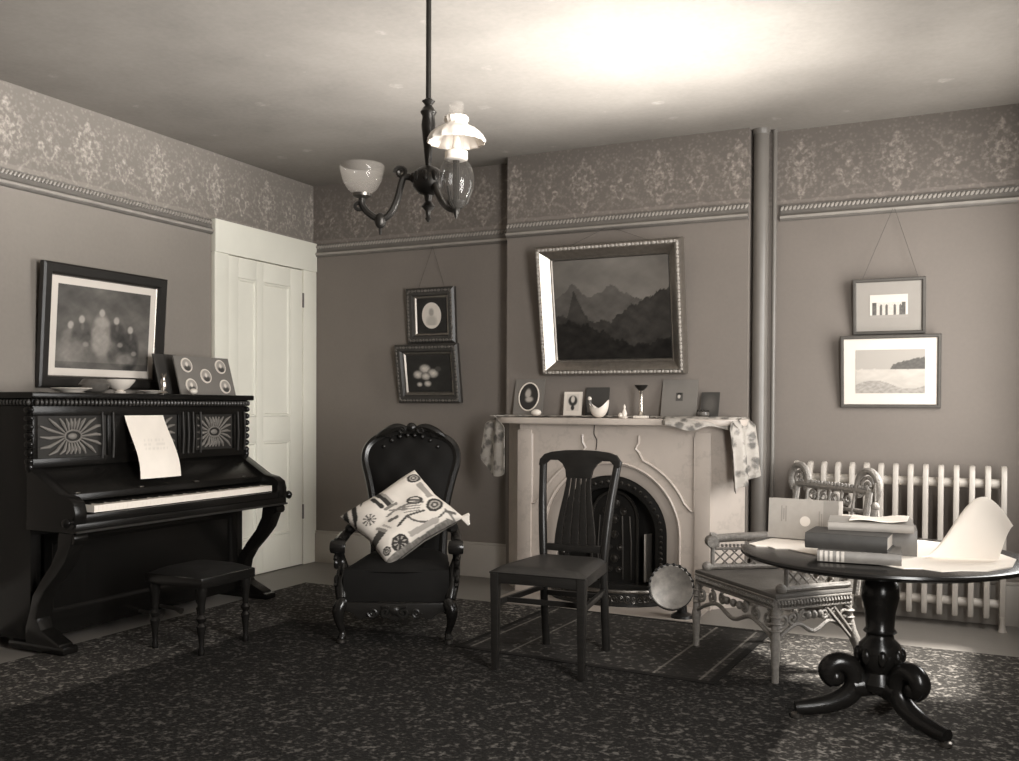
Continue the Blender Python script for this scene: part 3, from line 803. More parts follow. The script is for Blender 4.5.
picture('family_engraving', 'large black framed engraving of a seated group hung on the wall above the piano', (0.004, -2.005, 1.305), R(90), R(4), 0.875, 0.685,
        [(0, 0.0), (0, 0.03), (0.012, 0.038), (0.05, 0.034), (0.062, 0.02), (0.062, 0.004)], 'frame_black', group_engraving, matw=0.042, res=(110, 80), liner=(0.006, 0.012, 'gilt'))
# ================================================================== upright piano
PY0, PY1 = -2.83, -1.28
pi_ = thing('upright_piano', 'black upright piano with carved panels and open keyboard against the left wall', 'piano', (0.36, -2.055, 0))
B = 'black_wood'
MB().box(0.015, 0.44, PY0 + 0.02, PY1 - 0.02, 0.05, 1.235).build('case', B, pi_, bevel=0.006)
m = MB(); m.box(0.012, 0.475, PY0 + 0.005, PY1 - 0.005, 1.205, 1.24); m.box(0.012, 0.505, PY0 - 0.015, PY1 + 0.015, 1.24, PT)
m.build('top_lid', B, pi_, bevel=0.008)
m = MB(); nd = 62
for i in range(nd):
    y = lerp(PY0 + 0.01, PY1 - 0.01, (i + 0.5) / nd); m.ball((0.488, y, 1.222), (0.014, 0.0095, 0.016), 7, 5)
for i in range(18):
    m.ball((lerp(0.03, 0.47, (i + 0.5) / 18), PY0 + 0.002, 1.222), (0.0095, 0.014, 0.016), 7, 5)
    m.ball((lerp(0.03, 0.47, (i + 0.5) / 18), PY1 - 0.002, 1.222), (0.0095, 0.014, 0.016), 7, 5)
stuff(m.build('egg_moulding', 'frame_dark', pi_))
# upper front: stiles, rails and fret panels
XU = 0.44
pan = [(-2.78, -2.36), (-2.22, -1.86), (-1.72, -1.40)]
m = MB(); m.box(XU, XU + 0.02, PY0 + 0.02, PY1 - 0.02, 1.155, 1.205); m.box(XU, XU + 0.02, PY0 + 0.02, PY1 - 0.02, 0.90, 0.945)
ysn = [PY0 + 0.02] + [p for q in pan for p in q] + [PY1 - 0.02]
for i in range(0, len(ysn), 2): m.box(XU, XU + 0.02, ysn[i], ysn[i + 1], 0.945, 1.155)
m.build('upper_front_frame', B, pi_, bevel=0.003)
for (a, b_) in pan:
    fp = MB().box(XU, XU + 0.006, a, b_, 0.945, 1.155).build('fret_panel', 'piano_fret', pi_, smooth=0)
    m = MB(); cy, cz = (a + b_) / 2, 1.05
    for k in range(22):
        q = 2 * PI * k / 22; e = 1 / max(abs(math.cos(q)) / ((b_ - a) / 2 - 0.02), abs(math.sin(q)) / 0.09)
        m.tube([(XU + 0.009, cy + 0.055 * math.cos(q), cz + 0.035 * math.sin(q)), (XU + 0.014, cy + e * 0.75 * math.cos(q + 0.05), cz + e * 0.75 * math.sin(q + 0.05)), (XU + 0.009, cy + e * math.cos(q), cz + e * math.sin(q))], [0.004, 0.009, 0.004], 6)
    m.tube([(XU + 0.011, cy + 0.05 * math.cos(2 * PI * k / 20), cz + 0.03 * math.sin(2 * PI * k / 20)) for k in range(20)], 0.005, 6, closed=True)
    m.ball((XU + 0.008, cy, cz), (0.01, 0.028, 0.016), 8, 5)
    stuff(m.build('carved_sunburst', 'card_grey', fp))
for y in (-2.40, -2.33, -1.83, -1.79, -1.75, -1.69, -1.37, -1.31):
    MB().tube([(XU + 0.024, y, 0.93), (XU + 0.03, y, 1.04), (XU + 0.024, y, 1.17)], 0.0065, 8).build('colonnette', 'card_grey' if False else 'piano_fret', pi_)
# carved end brackets down the sides of the upper case
for y, s in ((PY1 - 0.004, 1), (PY0 + 0.004, -1)):
    m = MB()
    for k in range(7): m.ball((0.452, y, 1.185 - k * 0.042), (0.03 - 0.001 * k, 0.020, 0.02), 9, 6)
    m.ball((0.455, y, 0.905), (0.02, 0.018, 0.026), 9, 6)
    m.build('carved_end', B, pi_)
# sloping fall board, key blocks, keys, key bed
m = MB(); m.hexa([(0.44, PY0 + 0.07, 0.75), (0.64, PY0 + 0.07, 0.74), (0.64, PY1 - 0.07, 0.74), (0.44, PY1 - 0.07, 0.75),
                  (0.44, PY0 + 0.07, 0.905), (0.635, PY0 + 0.07, 0.775), (0.635, PY1 - 0.07, 0.775), (0.44, PY1 - 0.07, 0.905)])
m.build('fall_board', B, pi_, bevel=0.005)
prof = [(0.44, 0.62), (0.755, 0.62), (0.772, 0.645), (0.775, 0.70), (0.762, 0.745), (0.72, 0.772), (0.655, 0.785), (0.44, 0.91)]
for a, b_ in ((PY0, PY0 + 0.07), (PY1 - 0.07, PY1)):
    m = MB(); m.prism(prof, lambda u, v, w: (u, w, v), a, b_); m.build('key_block', B, pi_, bevel=0.006)
for y in (-2.70, -2.30, -1.90, -1.50):
    MB().box(0.60, 0.642, y - 0.014, y + 0.014, 0.776, 0.783).build('hinge', 'brass', pi_, bevel=0.002)
m = MB(); nk = 52; k0, k1 = PY0 + 0.135, PY1 - 0.105
for i in range(nk):
    a = lerp(k0, k1, i / nk); b_ = lerp(k0, k1, (i + 1) / nk); m.box(0.60, 0.745, a + 0.0005, b_ - 0.0005, 0.688, 0.722)
stuff(m.build('white_keys', 'ivory', pi_, smooth=0))
m = MB()
for i in range(nk - 1):
    if i % 7 in (0, 2, 3, 5, 6):
        y = lerp(k0, k1, (i + 1) / nk); m.box(0.60, 0.69, y - 0.006, y + 0.006, 0.722, 0.734)
stuff(m.build('black_keys', 'black_wood', pi_, smooth=0))
m = MB(); m.box(0.43, 0.775, PY0 + 0.005, PY1 - 0.005, 0.60, 0.645); m.build('key_bed', B, pi_, bevel=0.006)
MB().box(0.745, 0.768, PY0 + 0.07, PY1 - 0.07, 0.645, 0.684).build('key_slip', B, pi_, bevel=0.004)
MB().tube([(0.779, PY0 + 0.004, 0.606), (0.779, -2.05, 0.606), (0.779, PY1 - 0.004, 0.606)], 0.006, 6).build('key_bed_bead', 'piano_fret', pi_)
# lower panel and scroll trusses
m = MB(); m.rectring(1.38, 0.44, [(0, 0.0), (0, 0.018), (0.04, 0.018), (0.06, 0.006), (0.06, 0.0)], lambda x, z, d_: (0.44 + d_, -2.055 + x, 0.13 + z)); m.build('lower_panel_frame', B, pi_)
leg = [(0.752, 0.60), (0.735, 0.54), (0.70, 0.46), (0.63, 0.38), (0.56, 0.31), (0.515, 0.24), (0.50, 0.17), (0.53, 0.115), (0.60, 0.085), (0.655, 0.06), (0.67, 0.03), (0.67, 0.011),
       (0.42, 0.011), (0.42, 0.12), (0.45, 0.20), (0.47, 0.28), (0.53, 0.36), (0.60, 0.44), (0.645, 0.52), (0.655, 0.60)]
for yc in (PY0 + 0.045, PY1 - 0.045):
    m = MB(); m.prism(leg, lambda u, v, w: (u, w, v), yc - 0.04, yc + 0.04); t = m.build('truss_leg', B, pi_, bevel=0.008)
    m = MB(); m.tube([(0.735, yc - 0.035, 0.575), (0.74, yc, 0.575), (0.735, yc + 0.035, 0.575)], 0.03, 10); m.build('scroll', B, t)
    MB().box(0.30, 0.69, yc - 0.045, yc + 0.045, 0.011, 0.05).build('toe_block', B, t, bevel=0.012)
    m = MB(); m.lathe([(0.010, -0.008), (0.010, 0.012), (0.02, 0.02), (0.026, 0.032), (0.018, 0.045), (0.006, 0.05)], (0.758, yc + (0.05 if yc > -2 else -0.05), 0.655), 12, Matrix.Rotation(R(90 if yc < -2 else -90), 3, 'X'))
    m.build('turned_knob', B, pi_)
for y in (-2.13, -1.98): MB().tube([(0.44, y, 0.07), (0.56, y, 0.065), (0.60, y, 0.055)], [0.01, 0.012, 0.018], 8).build('pedal', 'brass', pi_)

# things on the piano -------------------------------------------------
m = MB(); m.sheet(lambda u, v: (0.63 - 0.155 * v + 0.05 * math.sin(v * PI) * 0.8 * (1 - v) - 0.004 + 0.008 * math.sin(u * 3), lerp(-2.295 + 0.035 * v, -2.01 + 0.02 * v, u), 0.818 + 0.335 * v + 0.0 * u), 30, 30, 0.0012,
                 lambda u, v: s2l(0.93 - (0.06 if (abs((v * 16) % 1 - 0.5) < 0.1 and 0.42 < v < 0.78 and 0.22 < u < 0.8 and fbm(u * 40, v * 9) > 0.0) else 0) - 0.02 * fbm(u * 4, v * 4)))
tag(m.build('sheet_music', 'print', smooth=60), 'white sheet of music propped on the piano fall board', 'sheet music')

bd = thing('medallion_photo_board', 'grey board with five round portrait photographs, propped on the piano', 'photo board', (0.335, -1.475, PT + 0.002), R(90), R(-16))
MB().box(-0.235, 0.235, 0, 0.012, 0, 0.245).build('board', 'card_grey', bd, local=True, bevel=0.003)
for (x, z) in ((-0.145, 0.185), (0.145, 0.185), (0.0, 0.12), (-0.14, 0.055), (0.15, 0.055)):
    m = MB(); m.lathe([(0.046, 0), (0.046, 0.004), (0.038, 0.005), (0.038, 0.002)], (x, 0, z), 22, Matrix.Rotation(R(90), 3, 'X')); r_ = m.build('round_mount', 'mat_board', bd, local=True)
    m = MB(); sd = random.random() * 9
    m.sheet(lambda u, v: (x + 0.037 * (u * 2 - 1) * math.sqrt(max(0, 1 - 0.5 * (v * 2 - 1) ** 2)), -0.0062, z + 0.037 * (v * 2 - 1) * math.sqrt(max(0, 1 - 0.5 * (u * 2 - 1) ** 2))), 14, 14, 0,
            lambda u, v: s2l(lerp(lerp(0.62, 0.25, blob(u, v, 0.5, 0.15, 0.4, 0.32, 0.5)), 0.85, blob(u, v, 0.47, 0.56, 0.15, 0.2, 0.5))))
    m.build('portrait', 'print', r_, local=True, smooth=0)
m = MB(); m.hexa([(0.20, -1.745, PT + 0.002), (0.208, -1.745, PT + 0.002), (0.208, -1.56, PT + 0.002), (0.20, -1.56, PT + 0.002), (0.13, -1.745, 1.52), (0.138, -1.745, 1.52), (0.138, -1.56, 1.52), (0.13, -1.56, 1.52)])
tag(m.build('mount_card', 'card_dark', bevel=0.001), 'dark photograph card leaning behind the board of round portraits', 'photograph')
def dish(name, label, loc, prof, mat, cat, n=24, group=None):
    m = MB(); m.lathe(prof, (0, 0, 0), n); o = m.build(name, mat, local=True); o.location = loc; return tag(o, label, cat, group)
z0 = PT + 0.002
dish('china_bowl', 'low white china bowl with an everted rim below the engraving on the piano', (0.37, -2.20, z0), [(0.03, 0), (0.034, 0.008), (0.02, 0.014), (0.05, 0.03), (0.075, 0.06), (0.082, 0.075), (0.078, 0.075), (0.05, 0.036), (0.01, 0.022)], 'china', 'bowl')
dish('white_saucer', 'shallow white saucer between the white bowl and the small vase', (0.38, -1.985, z0), [(0.03, 0), (0.035, 0.004), (0.07, 0.016), (0.068, 0.018), (0.03, 0.008), (0.005, 0.007)], 'china', 'saucer')
dish('white_dish', 'broad shallow white dish on the piano end away from the door', (0.38, -2.52, z0), [(0.05, 0), (0.055, 0.005), (0.10, 0.02), (0.098, 0.023), (0.05, 0.01), (0.005, 0.009)], 'china', 'dish')
dish('dark_bowl', 'dark rounded pot beside the white bowl on the piano', (0.36, -2.36, z0), [(0.04, 0), (0.07, 0.02), (0.078, 0.045), (0.06, 0.07), (0.05, 0.075), (0.046, 0.072), (0.05, 0.03), (0.005, 0.012)], 'china_dark', 'pot')
v_ = dish('bud_vase', 'small glass vase in front of the engraving frame corner', (0.40, -1.915, z0), [(0.022, 0), (0.024, 0.006), (0.012, 0.02), (0.02, 0.045), (0.014, 0.075), (0.010, 0.095), (0.02, 0.115), (0.016, 0.115), (0.007, 0.09), (0.003, 0.02)], 'silver', 'vase')
sh_ = MB().ball((0, 0, 0.018), (0.022, 0.028, 0.018), 10, 7).build('sea_shell', 'china', local=True); sh_.location = (0.40, -1.68, z0); tag(sh_, 'little white shell next to the board of round portraits', 'shell')

# ================================================================== piano stool
st = thing('piano_stool', 'dark square piano stool with turned legs in front of the piano', 'stool', (1.105, -2.36, 0.0105))
x0, x1, y0, y1 = 0.92, 1.29, -2.55, -2.17
MB().box(x0, x1, y0, y1, 0.335, 0.385).build('seat_frame', 'black_wood', st, bevel=0.008)
m = MB(); m.sheet(lambda u, v: (lerp(x0 + 0.01, x1 - 0.01, u), lerp(y0 + 0.01, y1 - 0.01, v), 0.386 + 0.03 * (1 - (2 * u - 1) ** 6) * (1 - (2 * v - 1) ** 6)), 14, 14, 0.004); m.build('seat_pad', 'velvet', st)
for x in (x0 + 0.035, x1 - 0.035):
    for y in (y0 + 0.035, y1 - 0.035):
        MB().lathe([(0.014, 0.0105), (0.016, 0.03), (0.011, 0.05), (0.016, 0.11), (0.024, 0.15), (0.013, 0.165), (0.02, 0.175), (0.026, 0.19), (0.014, 0.205), (0.018, 0.25), (0.022, 0.29), (0.026, 0.30), (0.026, 0.336)], (x, y, 0), 14).build('leg', 'dark_wood', st)

# ================================================================== things on the mantel shelf
ZM = 1.1535
def card(name, label, cat, xc, w, h, y, lean, mat, pic=None, pw=0, ph=0, pz=0, oval=False, rim=None, rz=0, z=ZM):
    o = thing(name, label, cat, (xc, y, z), rz, R(-lean))
    MB().box(-w / 2, w / 2, 0, 0.004, 0, h).build('mount', mat, o, local=True, smooth=0)
    if rim:
        m = MB(); m.tube([(pw * math.cos(2 * PI * i / 30), -0.001, pz + ph * math.sin(2 * PI * i / 30)) for i in range(30)], rim, 6, closed=True); m.build('oval_rim', 'mat_board', o, local=True)
    if pic:
        m = MB()
        if oval: m.sheet(lambda u, v: (pw * (u * 2 - 1) * math.sqrt(1 - 0.5 * (v * 2 - 1) ** 2), -0.0012, pz + ph * (v * 2 - 1) * math.sqrt(1 - 0.5 * (u * 2 - 1) ** 2)), 26, 26, 0, pic)
        else: m.sheet(lambda u, v: (pw * (u * 2 - 1), -0.0012, pz + ph * (v * 2 - 1)), 26, 26, 0, pic)
        m.build('print', 'print', o, local=True, smooth=0)
    return o
bust = lambda bgc, fg, cu=0.5: (lambda u, v: s2l(lerp(bgc, fg, max(blob(u, v, cu, 0.62, 0.15, 0.17, 0.5), blob(u, v, cu + 0.08, 0.40, 0.2, 0.1, 0.6)))))
card('oval_portrait_card', 'grey card with a dark oval portrait ringed in white on the mantel end', 'photograph', 1.925, 0.215, 0.245, -0.225, 12, 'card_grey', bust(0.16, 0.66, 0.45), 0.072, 0.094, 0.125, True, 0.005)
card('white_emblem_card', 'small white card with a dark round emblem on the mantel', 'card', 2.262, 0.125, 0.155, -0.265, 8, 'mat_board',
     lambda u, v: s2l(0.8 - 0.62 * min(1, max(0, blob(u, v, 0.5, 0.6, 0.36, 0.3, 0.3) - blob(u, v, 0.5, 0.68, 0.16, 0.2, 0.4)) + blob(u, v, 0.5, 0.18, 0.14, 0.14, 0.4))), 0.042, 0.055, 0.085)
card('dark_card', 'plain dark card leaning on the chimney breast behind the hen dish', 'card', 2.41, 0.16, 0.185, -0.215, 9, 'card_dark')
card('portrait_mount', 'large grey mount with a tiny portrait photograph leaning on the chimney breast', 'photograph', 2.95, 0.225, 0.235, -0.222, 13, 'card_grey',
     lambda u, v: s2l(lerp(0.28, 0.75, blob(u, v, 0.45, 0.55, 0.2, 0.26, 0.4)) - 0.25 * blob(u, v, 0.5, 0.85, 0.3, 0.15, 0.4)), 0.022, 0.026, 0.125)
card('dark_snapshot', 'small dark photograph tilted on the flowered scarf', 'photograph', 3.145, 0.115, 0.155, -0.235, 14, 'card_dark',
     lambda u, v: s2l(0.22 + 0.1 * blob(u, v, 0.5, 0.5, 0.4, 0.4, 0.9)), 0.045, 0.065, 0.078, rz=R(-4))
hen = thing('hen_dish', 'white china hen-shaped dish with dark head on the mantel', 'china hen', (2.475, -0.35, 1.1405))
m = MB()
def henp(u, v):
    a = 2 * PI * u; r_ = math.sin(PI * (0.06 + 0.94 * v) * 0.5)
    ex = 0.068 if math.cos(a) > 0 else 0.062
    up = 0.055 * max(0, abs(math.cos(a))) ** 2 * v ** 2 * (1.0 if math.cos(a) > 0 else 0.7)
    return (2.475 + ex * r_ * math.cos(a), -0.35 + 0.045 * r_ * math.sin(a), 1.142 + 0.058 * (1 - math.cos(PI * 0.5 * v)) + up)
m.sheet(henp, 24, 10, 0.004); m.build('body', 'china', hen)
m = MB(); m.tube(smooth_path([(2.425, -0.35, 1.18), (2.418, -0.355, 1.215), (2.415, -0.358, 1.245), (2.421, -0.36, 1.262)]), [0.022, 0.021, 0.019, 0.017, 0.016, 0.015, 0.014, 0.014, 0.014, 0.014, 0.013, 0.012, 0.010], 10); m.build('neck', 'china_dark', hen)
m = MB(); m.ball((2.418, -0.362, 1.262), (0.014, 0.013, 0.014), 10, 7); m.build('head', 'china', hen)
m = MB(); m.tube([(2.406, -0.365, 1.262), (2.394, -0.367, 1.256)], [0.006, 0.001], 6); m.build('beak', 'china_dark', hen)
sl_ = thing('flame_figurine', 'tiny pale figurine between the hen dish and the candlestick', 'figurine', (2.645, -0.35, 1.1405))
m = MB(); m.lathe([(0.022, 1.1405), (0.024, 1.148), (0.014, 1.153), (0.018, 1.17), (0.012, 1.185), (0.006, 1.20), (0.008, 1.212), (0.001, 1.228)], (2.645, -0.35, 0), 12); m.build('figure', 'china', sl_)
m = MB(); m.ball((2.622, -0.355, 1.158), (0.016, 0.014, 0.017), 9, 6); m.build('side_bud', 'china', sl_)
cd_ = thing('candlestick', 'tall pale candlestick with a wide dark drip pan on the mantel', 'candlestick', (2.752, -0.35, 1.1405))
m = MB(); m.box(2.712, 2.792, -0.39, -0.31, 1.1405, 1.158); m.build('foot', 'china', cd_, bevel=0.004)
m = MB(); m.lathe([(0.028, 1.158), (0.016, 1.17), (0.012, 1.20), (0.0105, 1.26), (0.012, 1.30), (0.018, 1.312)], (2.752, -0.35, 0), 14); m.build('stem', 'silver', cd_)
m = MB(); m.lathe([(0.014, 1.312), (0.036, 1.334), (0.042, 1.346), (0.036, 1.346), (0.012, 1.33), (0.004, 1.33)], (2.752, -0.35, 0), 18); m.build('drip_pan', 'bronze', cd_)
s2 = MB().ball((0, 0, 0.022), (0.036, 0.026, 0.022), 10, 7).build('conch_shell', 'china', local=True); s2.location = (2.045, -0.35, 1.150); tag(s2, 'pale conch shell beside the oval portrait card', 'shell')
dp = thing('beaded_trinket', 'little dark beaded trinket below the tilted snapshot', 'trinket', (3.125, -0.30, ZM))
m = MB(); m.lathe([(0.03, ZM), (0.04, ZM + 0.012), (0.035, ZM + 0.03), (0.012, ZM + 0.035)], (3.125, -0.30, 0), 14); m.build('pot', 'china_dark', dp)
m = MB()
for i in range(9): q = 2 * PI * i / 9; m.ball((3.125 + 0.03 * math.cos(q), -0.30 + 0.03 * math.sin(q), ZM + 0.035), 0.008, 7, 5)
m.build('bead_ring', 'iron_polish', dp)

# ================================================================== carved armchair
ac = thing('parlour_armchair', 'black carved parlour armchair with rounded back and scroll arms', 'armchair', (1.822, -1.605, 0.0105), R(25))
D = 'dark_wood'
def ab(name, mb, mat, par=None, **k): return mb.build(name, mat, par or ac, local=True, **k)
def backy(z): return 0.235 + (z - 0.38) * 0.22
def bp(x, z, o=0.0): return (x, backy(z) - o, z)
outline = [(-0.19, 0.30), (-0.195, 0.5), (-0.205, 0.64), (-0.235, 0.78), (-0.262, 0.885), (-0.25, 0.96), (-0.195, 1.012), (-0.10, 1.042), (0, 1.055)]
full = outline + [(-x, z) for x, z in outline[-2::-1]]
ab('back_frame', MB().tube(smooth_path([bp(x, z) for x, z in full], 4), 0.026, 8), D)
m = MB()
for s in (-1, 1):
    m.tube(smooth_path([bp(s * 0.02, 1.068, 0.02), bp(s * 0.08, 1.078, 0.025), bp(s * 0.15, 1.05, 0.025), bp(s * 0.2, 1.017, 0.02)]), [0.010 + 0.014 * math.sin(PI * i / 12) for i in range(13)], 8)
    m.tube(curl(bp(s * 0.055, 1.06, 0.032), (s, 0, 0), (0, 0, 1), 0.026, 0.006, 1.5), 0.008, 6)
    m.tube(curl(bp(s * 0.135, 1.04, 0.03), (s, 0, 0), (0, 0, 1), 0.022, 0.005, 1.5, 2), 0.007, 6)
    for k in range(4): m.ball(bp(s * (0.02 + 0.045 * k), 1.03 - 0.007 * k * k, 0.028), 0.014, 8, 5)
m.ball(bp(0, 1.075, 0.02), (0.032, 0.022, 0.03), 10, 7)
ab('carved_crest', m, D)
def backpad(u, v):
    z = lerp(0.34, 1.03, v); 
    for i in range(len(outline) - 1):
        if outline[i][1] <= z <= outline[i + 1][1]:
            t = (z - outline[i][1]) / (outline[i + 1][1] - outline[i][1]); hw = abs(lerp(outline[i][0], outline[i + 1][0], t)); break
    hw -= 0.008; e = 1 - (2 * u - 1) ** 4
    tuft = 0.008 * math.sin(u * 19) * math.sin(v * 21)
    return (hw * (2 * u - 1), backy(z) - (0.012 + 0.045 * e * math.sin(PI * min(1, max(0, v))) ** 0.6 + tuft * e), z)
ab('back_pad', MB().sheet(backpad, 22, 22, 0.03), 'velvet')
def seatp(u, v):
    y = lerp(-0.30, 0.25, v); hw = lerp(0.275, 0.22, v) * (1 - 0.08 * (1 - v) ** 8)
    return (hw * (2 * u - 1), y - 0.025 * math.cos((2 * u - 1) * PI / 2) * (1 - v), 0.36 + 0.055 * (1 - (2 * u - 1) ** 4) * (1 - (2 * v - 1) ** 8))
ab('seat', MB().sheet(seatp, 18, 18, 0.02), 'velvet')
m = MB(); m.hexa([(-0.272, -0.318, 0.205), (0.272, -0.318, 0.205), (0.215, 0.25, 0.205), (-0.215, 0.25, 0.205), (-0.27, -0.315, 0.37), (0.27, -0.315, 0.37), (0.215, 0.25, 0.37), (-0.215, 0.25, 0.37)])
ab('seat_upholstery', m, 'velvet', bevel=0.012)
m = MB(); n = 24; top = []; bot = []
for i in range(n + 1):
    x = lerp(-0.275, 0.275, i / n); bow = 0.025 * math.cos(x / 0.275 * PI / 2)
    zb = 0.150 - 0.028 * math.cos(x / 0.275 * PI * 1.5) ** 2 + (0.02 if abs(x) > 0.2 else 0)
    top.append((x, 0.208)); bot.append((x, zb))
m.prism(top + bot[::-1], lambda u, v, w: (u, w - 0.025 * math.cos(u / 0.275 * PI / 2), v), -0.335, -0.305)
fr = ab('front_rail', m, 'chair_wood', bevel=0.004)
m = MB()
for s in (-1, 1):
    m.tube(curl((s * 0.045, -0.366, 0.165), (s, 0, 0), (0, 0, 1), 0.032, 0.006, 1.6, 1), 0.008, 6)
    m.tube(curl((s * 0.11, -0.358, 0.16), (s, 0, 0), (0, 0, -1), 0.026, 0.005, 1.5), 0.007, 6)
m.ball((0, -0.366, 0.175), (0.03, 0.014, 0.024), 10, 7)
ab('carved_cartouche', m, 'chair_wood', fr)
for s in (-1, 1):
    ab('side_rail', MB().hexa([(s * 0.265, -0.31, 0.155), (s * 0.285, -0.31, 0.155), (s * 0.235, 0.25, 0.155), (s * 0.212, 0.25, 0.155), (s * 0.265, -0.31, 0.21), (s * 0.285, -0.31, 0.21), (s * 0.235, 0.25, 0.21), (s * 0.212, 0.25, 0.21)]), D, bevel=0.004)
    # short cabriole front leg, raked back leg
    ab('leg', MB().tube(smooth_path([(s * 0.262, -0.315, 0.215), (s * 0.285, -0.338, 0.17), (s * 0.283, -0.338, 0.11), (s * 0.268, -0.325, 0.055), (s * 0.272, -0.335, 0.022)], 4), [0.03, 0.033, 0.034, 0.034, 0.033, 0.031, 0.028, 0.025, 0.022, 0.020, 0.018, 0.017, 0.017, 0.018, 0.020, 0.022, 0.022], 10), D)
    ab('caster', MB().lathe([(0.008, 0.0), (0.02, 0.004), (0.02, 0.018), (0.012, 0.024)], (s * 0.272, -0.335, 0), 12), 'brass')
    ab('leg', MB().tube(smooth_path([(s * 0.205, 0.235, 0.32), (s * 0.21, 0.25, 0.18), (s * 0.215, 0.30, 0.02)], 4), [0.026] * 4 + [0.024] * 4 + [0.02], 8), D)
    # arm: from the back frame down to a rolled knob, carved support sweeping to the rail
    ab('arm', MB().tube(smooth_path([(s * 0.21, backy(0.62) - 0.01, 0.625), (s * 0.245, 0.10, 0.575), (s * 0.285, -0.07, 0.53), (s * 0.30, -0.20, 0.505), (s * 0.302, -0.255, 0.49)], 4), [0.022] * 5 + [0.025] * 5 + [0.03] * 5 + [0.036, 0.036], 10), D)
    ab('arm_scroll', MB().tube([(s * 0.268, -0.262, 0.478), (s * 0.302, -0.268, 0.478), (s * 0.336, -0.262, 0.478)], [0.034, 0.04, 0.034], 14), D)
    ab('arm_pad', MB().ball((s * 0.268, -0.06, 0.553), (0.032, 0.11, 0.022), 12, 7), 'velvet')
    sup = ab('arm_support', MB().tube(smooth_path([(s * 0.302, -0.25, 0.46), (s * 0.302, -0.20, 0.42), (s * 0.29, -0.20, 0.36), (s * 0.285, -0.27, 0.29), (s * 0.275, -0.31, 0.22)], 4), [0.026, 0.025, 0.024, 0.023, 0.022, 0.022, 0.024, 0.027, 0.03, 0.032, 0.034, 0.034, 0.034, 0.033, 0.032, 0.031, 0.03], 10), D)
    m = MB(); m.tube(curl((s * 0.31, -0.27, 0.40), (0, -1, 0), (0, 0, 1), 0.04, 0.01, 1.5, 0.5), 0.011, 7); m.tube(curl((s * 0.308, -0.285, 0.31), (0, -1, 0), (0, 0, -1), 0.03, 0.008, 1.4, 0.5), 0.009, 7)
    ab('carved_scroll', m, D, sup)

# embroidered cushion set on its corner in the armchair
S = 0.215
def cushion_col(X_, Y_):
    g = 0.80 + 0.03 * fbm(X_ * 6, Y_ * 6)
    def rings(cx, cy, r_, star=False):
        nonlocal g
        d_ = math.hypot((X_ - cx) * 1.15, Y_ - cy)
        if d_ < r_ * 1.35: g = 0.82
        if d_ < r_: g = 0.22 if not star else (0.2 if math.sin(math.atan2(Y_ - cy, X_ - cx) * 8) > -0.4 or d_ < r_ * .3 or d_ > r_ * .75 else 0.6)
        if not star:
            if d_ < r_ * 0.66: g = 0.62
            if d_ < r_ * 0.46: g = 0.3
            if d_ < r_ * 0.2: g = 0.7
    def stroke(a, b_, w, t):
        nonlocal g
        if seg(X_, Y_, a, b_) < w: g = t
    def arc(cx, cy, r_, a0, a1, w, t):
        nonlocal g
        a = math.degrees(math.atan2(Y_ - cy, X_ - cx)) % 360
        if abs(math.hypot(X_ - cx, Y_ - cy) - r_) < w and ((a0 <= a <= a1) or (a0 > a1 and (a >= a0 or a <= a1))): g = t
    arc(0.35, -0.45, 0.62, 20, 150, 0.02, 0.45)
    for k in range(3): stroke((-0.02 + 0.05 * k, 0.04 - 0.05 * k), (0.3, 0.1 - 0.05 * k), 0.012, 0.5)
    stroke((-0.5, 0.24), (-0.3, 0.06), 0.035, 0.2); stroke((-0.46, 0.36), (-0.2, 0.12), 0.04, 0.2); stroke((-0.38, 0.36), (-0.16, 0.17), 0.025, 0.55)
    stroke((-0.24, 0.02), (-0.1, 0.14), 0.03, 0.45); stroke((-0.16, 0.0), (0.1, 0.02), 0.02, 0.5)
    stroke((0.04, -0.32), (0.14, -0.12), 0.022, 0.25); stroke((0.14, -0.12), (0.38, 0.0), 0.02, 0.3)
    arc(0.38, 0.12, 0.34, 230, 340, 0.018, 0.35); stroke((0.72, 0.02), (0.86, 0.02), 0.025, 0.35)
    stroke((0.16, 0.60), (0.42, 0.30), 0.05, 0.55); stroke((0.25, -0.46), (0.6, -0.16), 0.05, 0.6)
    stroke((-0.3, -0.6), (-0.2, -0.44), 0.07, 0.28); stroke((-0.28, -0.36), (-0.14, -0.42), 0.03, 0.5); stroke((-0.12, -0.22), (-0.02, -0.14), 0.03, 0.35); stroke((-0.2, -0.3), (-0.08, -0.36), 0.02, 0.6)
    if abs(math.hypot((X_ - 0.19) / 0.13, (Y_ - 0.2) / 0.085) - 0.85) < 0.16: g = 0.25
    if abs(Y_ - 0.2) < 0.02 and abs(X_ - 0.19) < 0.09: g = 0.35
    rings(0.06, 0.72, 0.12); rings(0.52, 0.14, 0.15); rings(0.12, -0.62, 0.15, True); rings(-0.06, -0.77, 0.075)
    d_ = math.hypot(X_ + 0.45, Y_ + 0.19)
    if d_ < 0.11 and (math.sin(math.atan2(Y_ + 0.19, X_ + 0.45) * 9) > 0 or d_ < 0.03): g = 0.35
    if X_ < -0.66 and math.sin(X_ * 40 + Y_ * 14) > -0.2: g = 0.18
    if X_ - Y_ > 0.86 and Y_ < -0.1: g = 0.45 + 0.12 * fbm(X_ * 30, Y_ * 30)
    return s2l(g)
cu = thing('cushion', 'white embroidered cushion standing on its corner in the black armchair', 'cushion', (1.885, -1.72, 0.385), R(25))
N_ = 90; faces = MB(); cols = []
lean = R(-30)
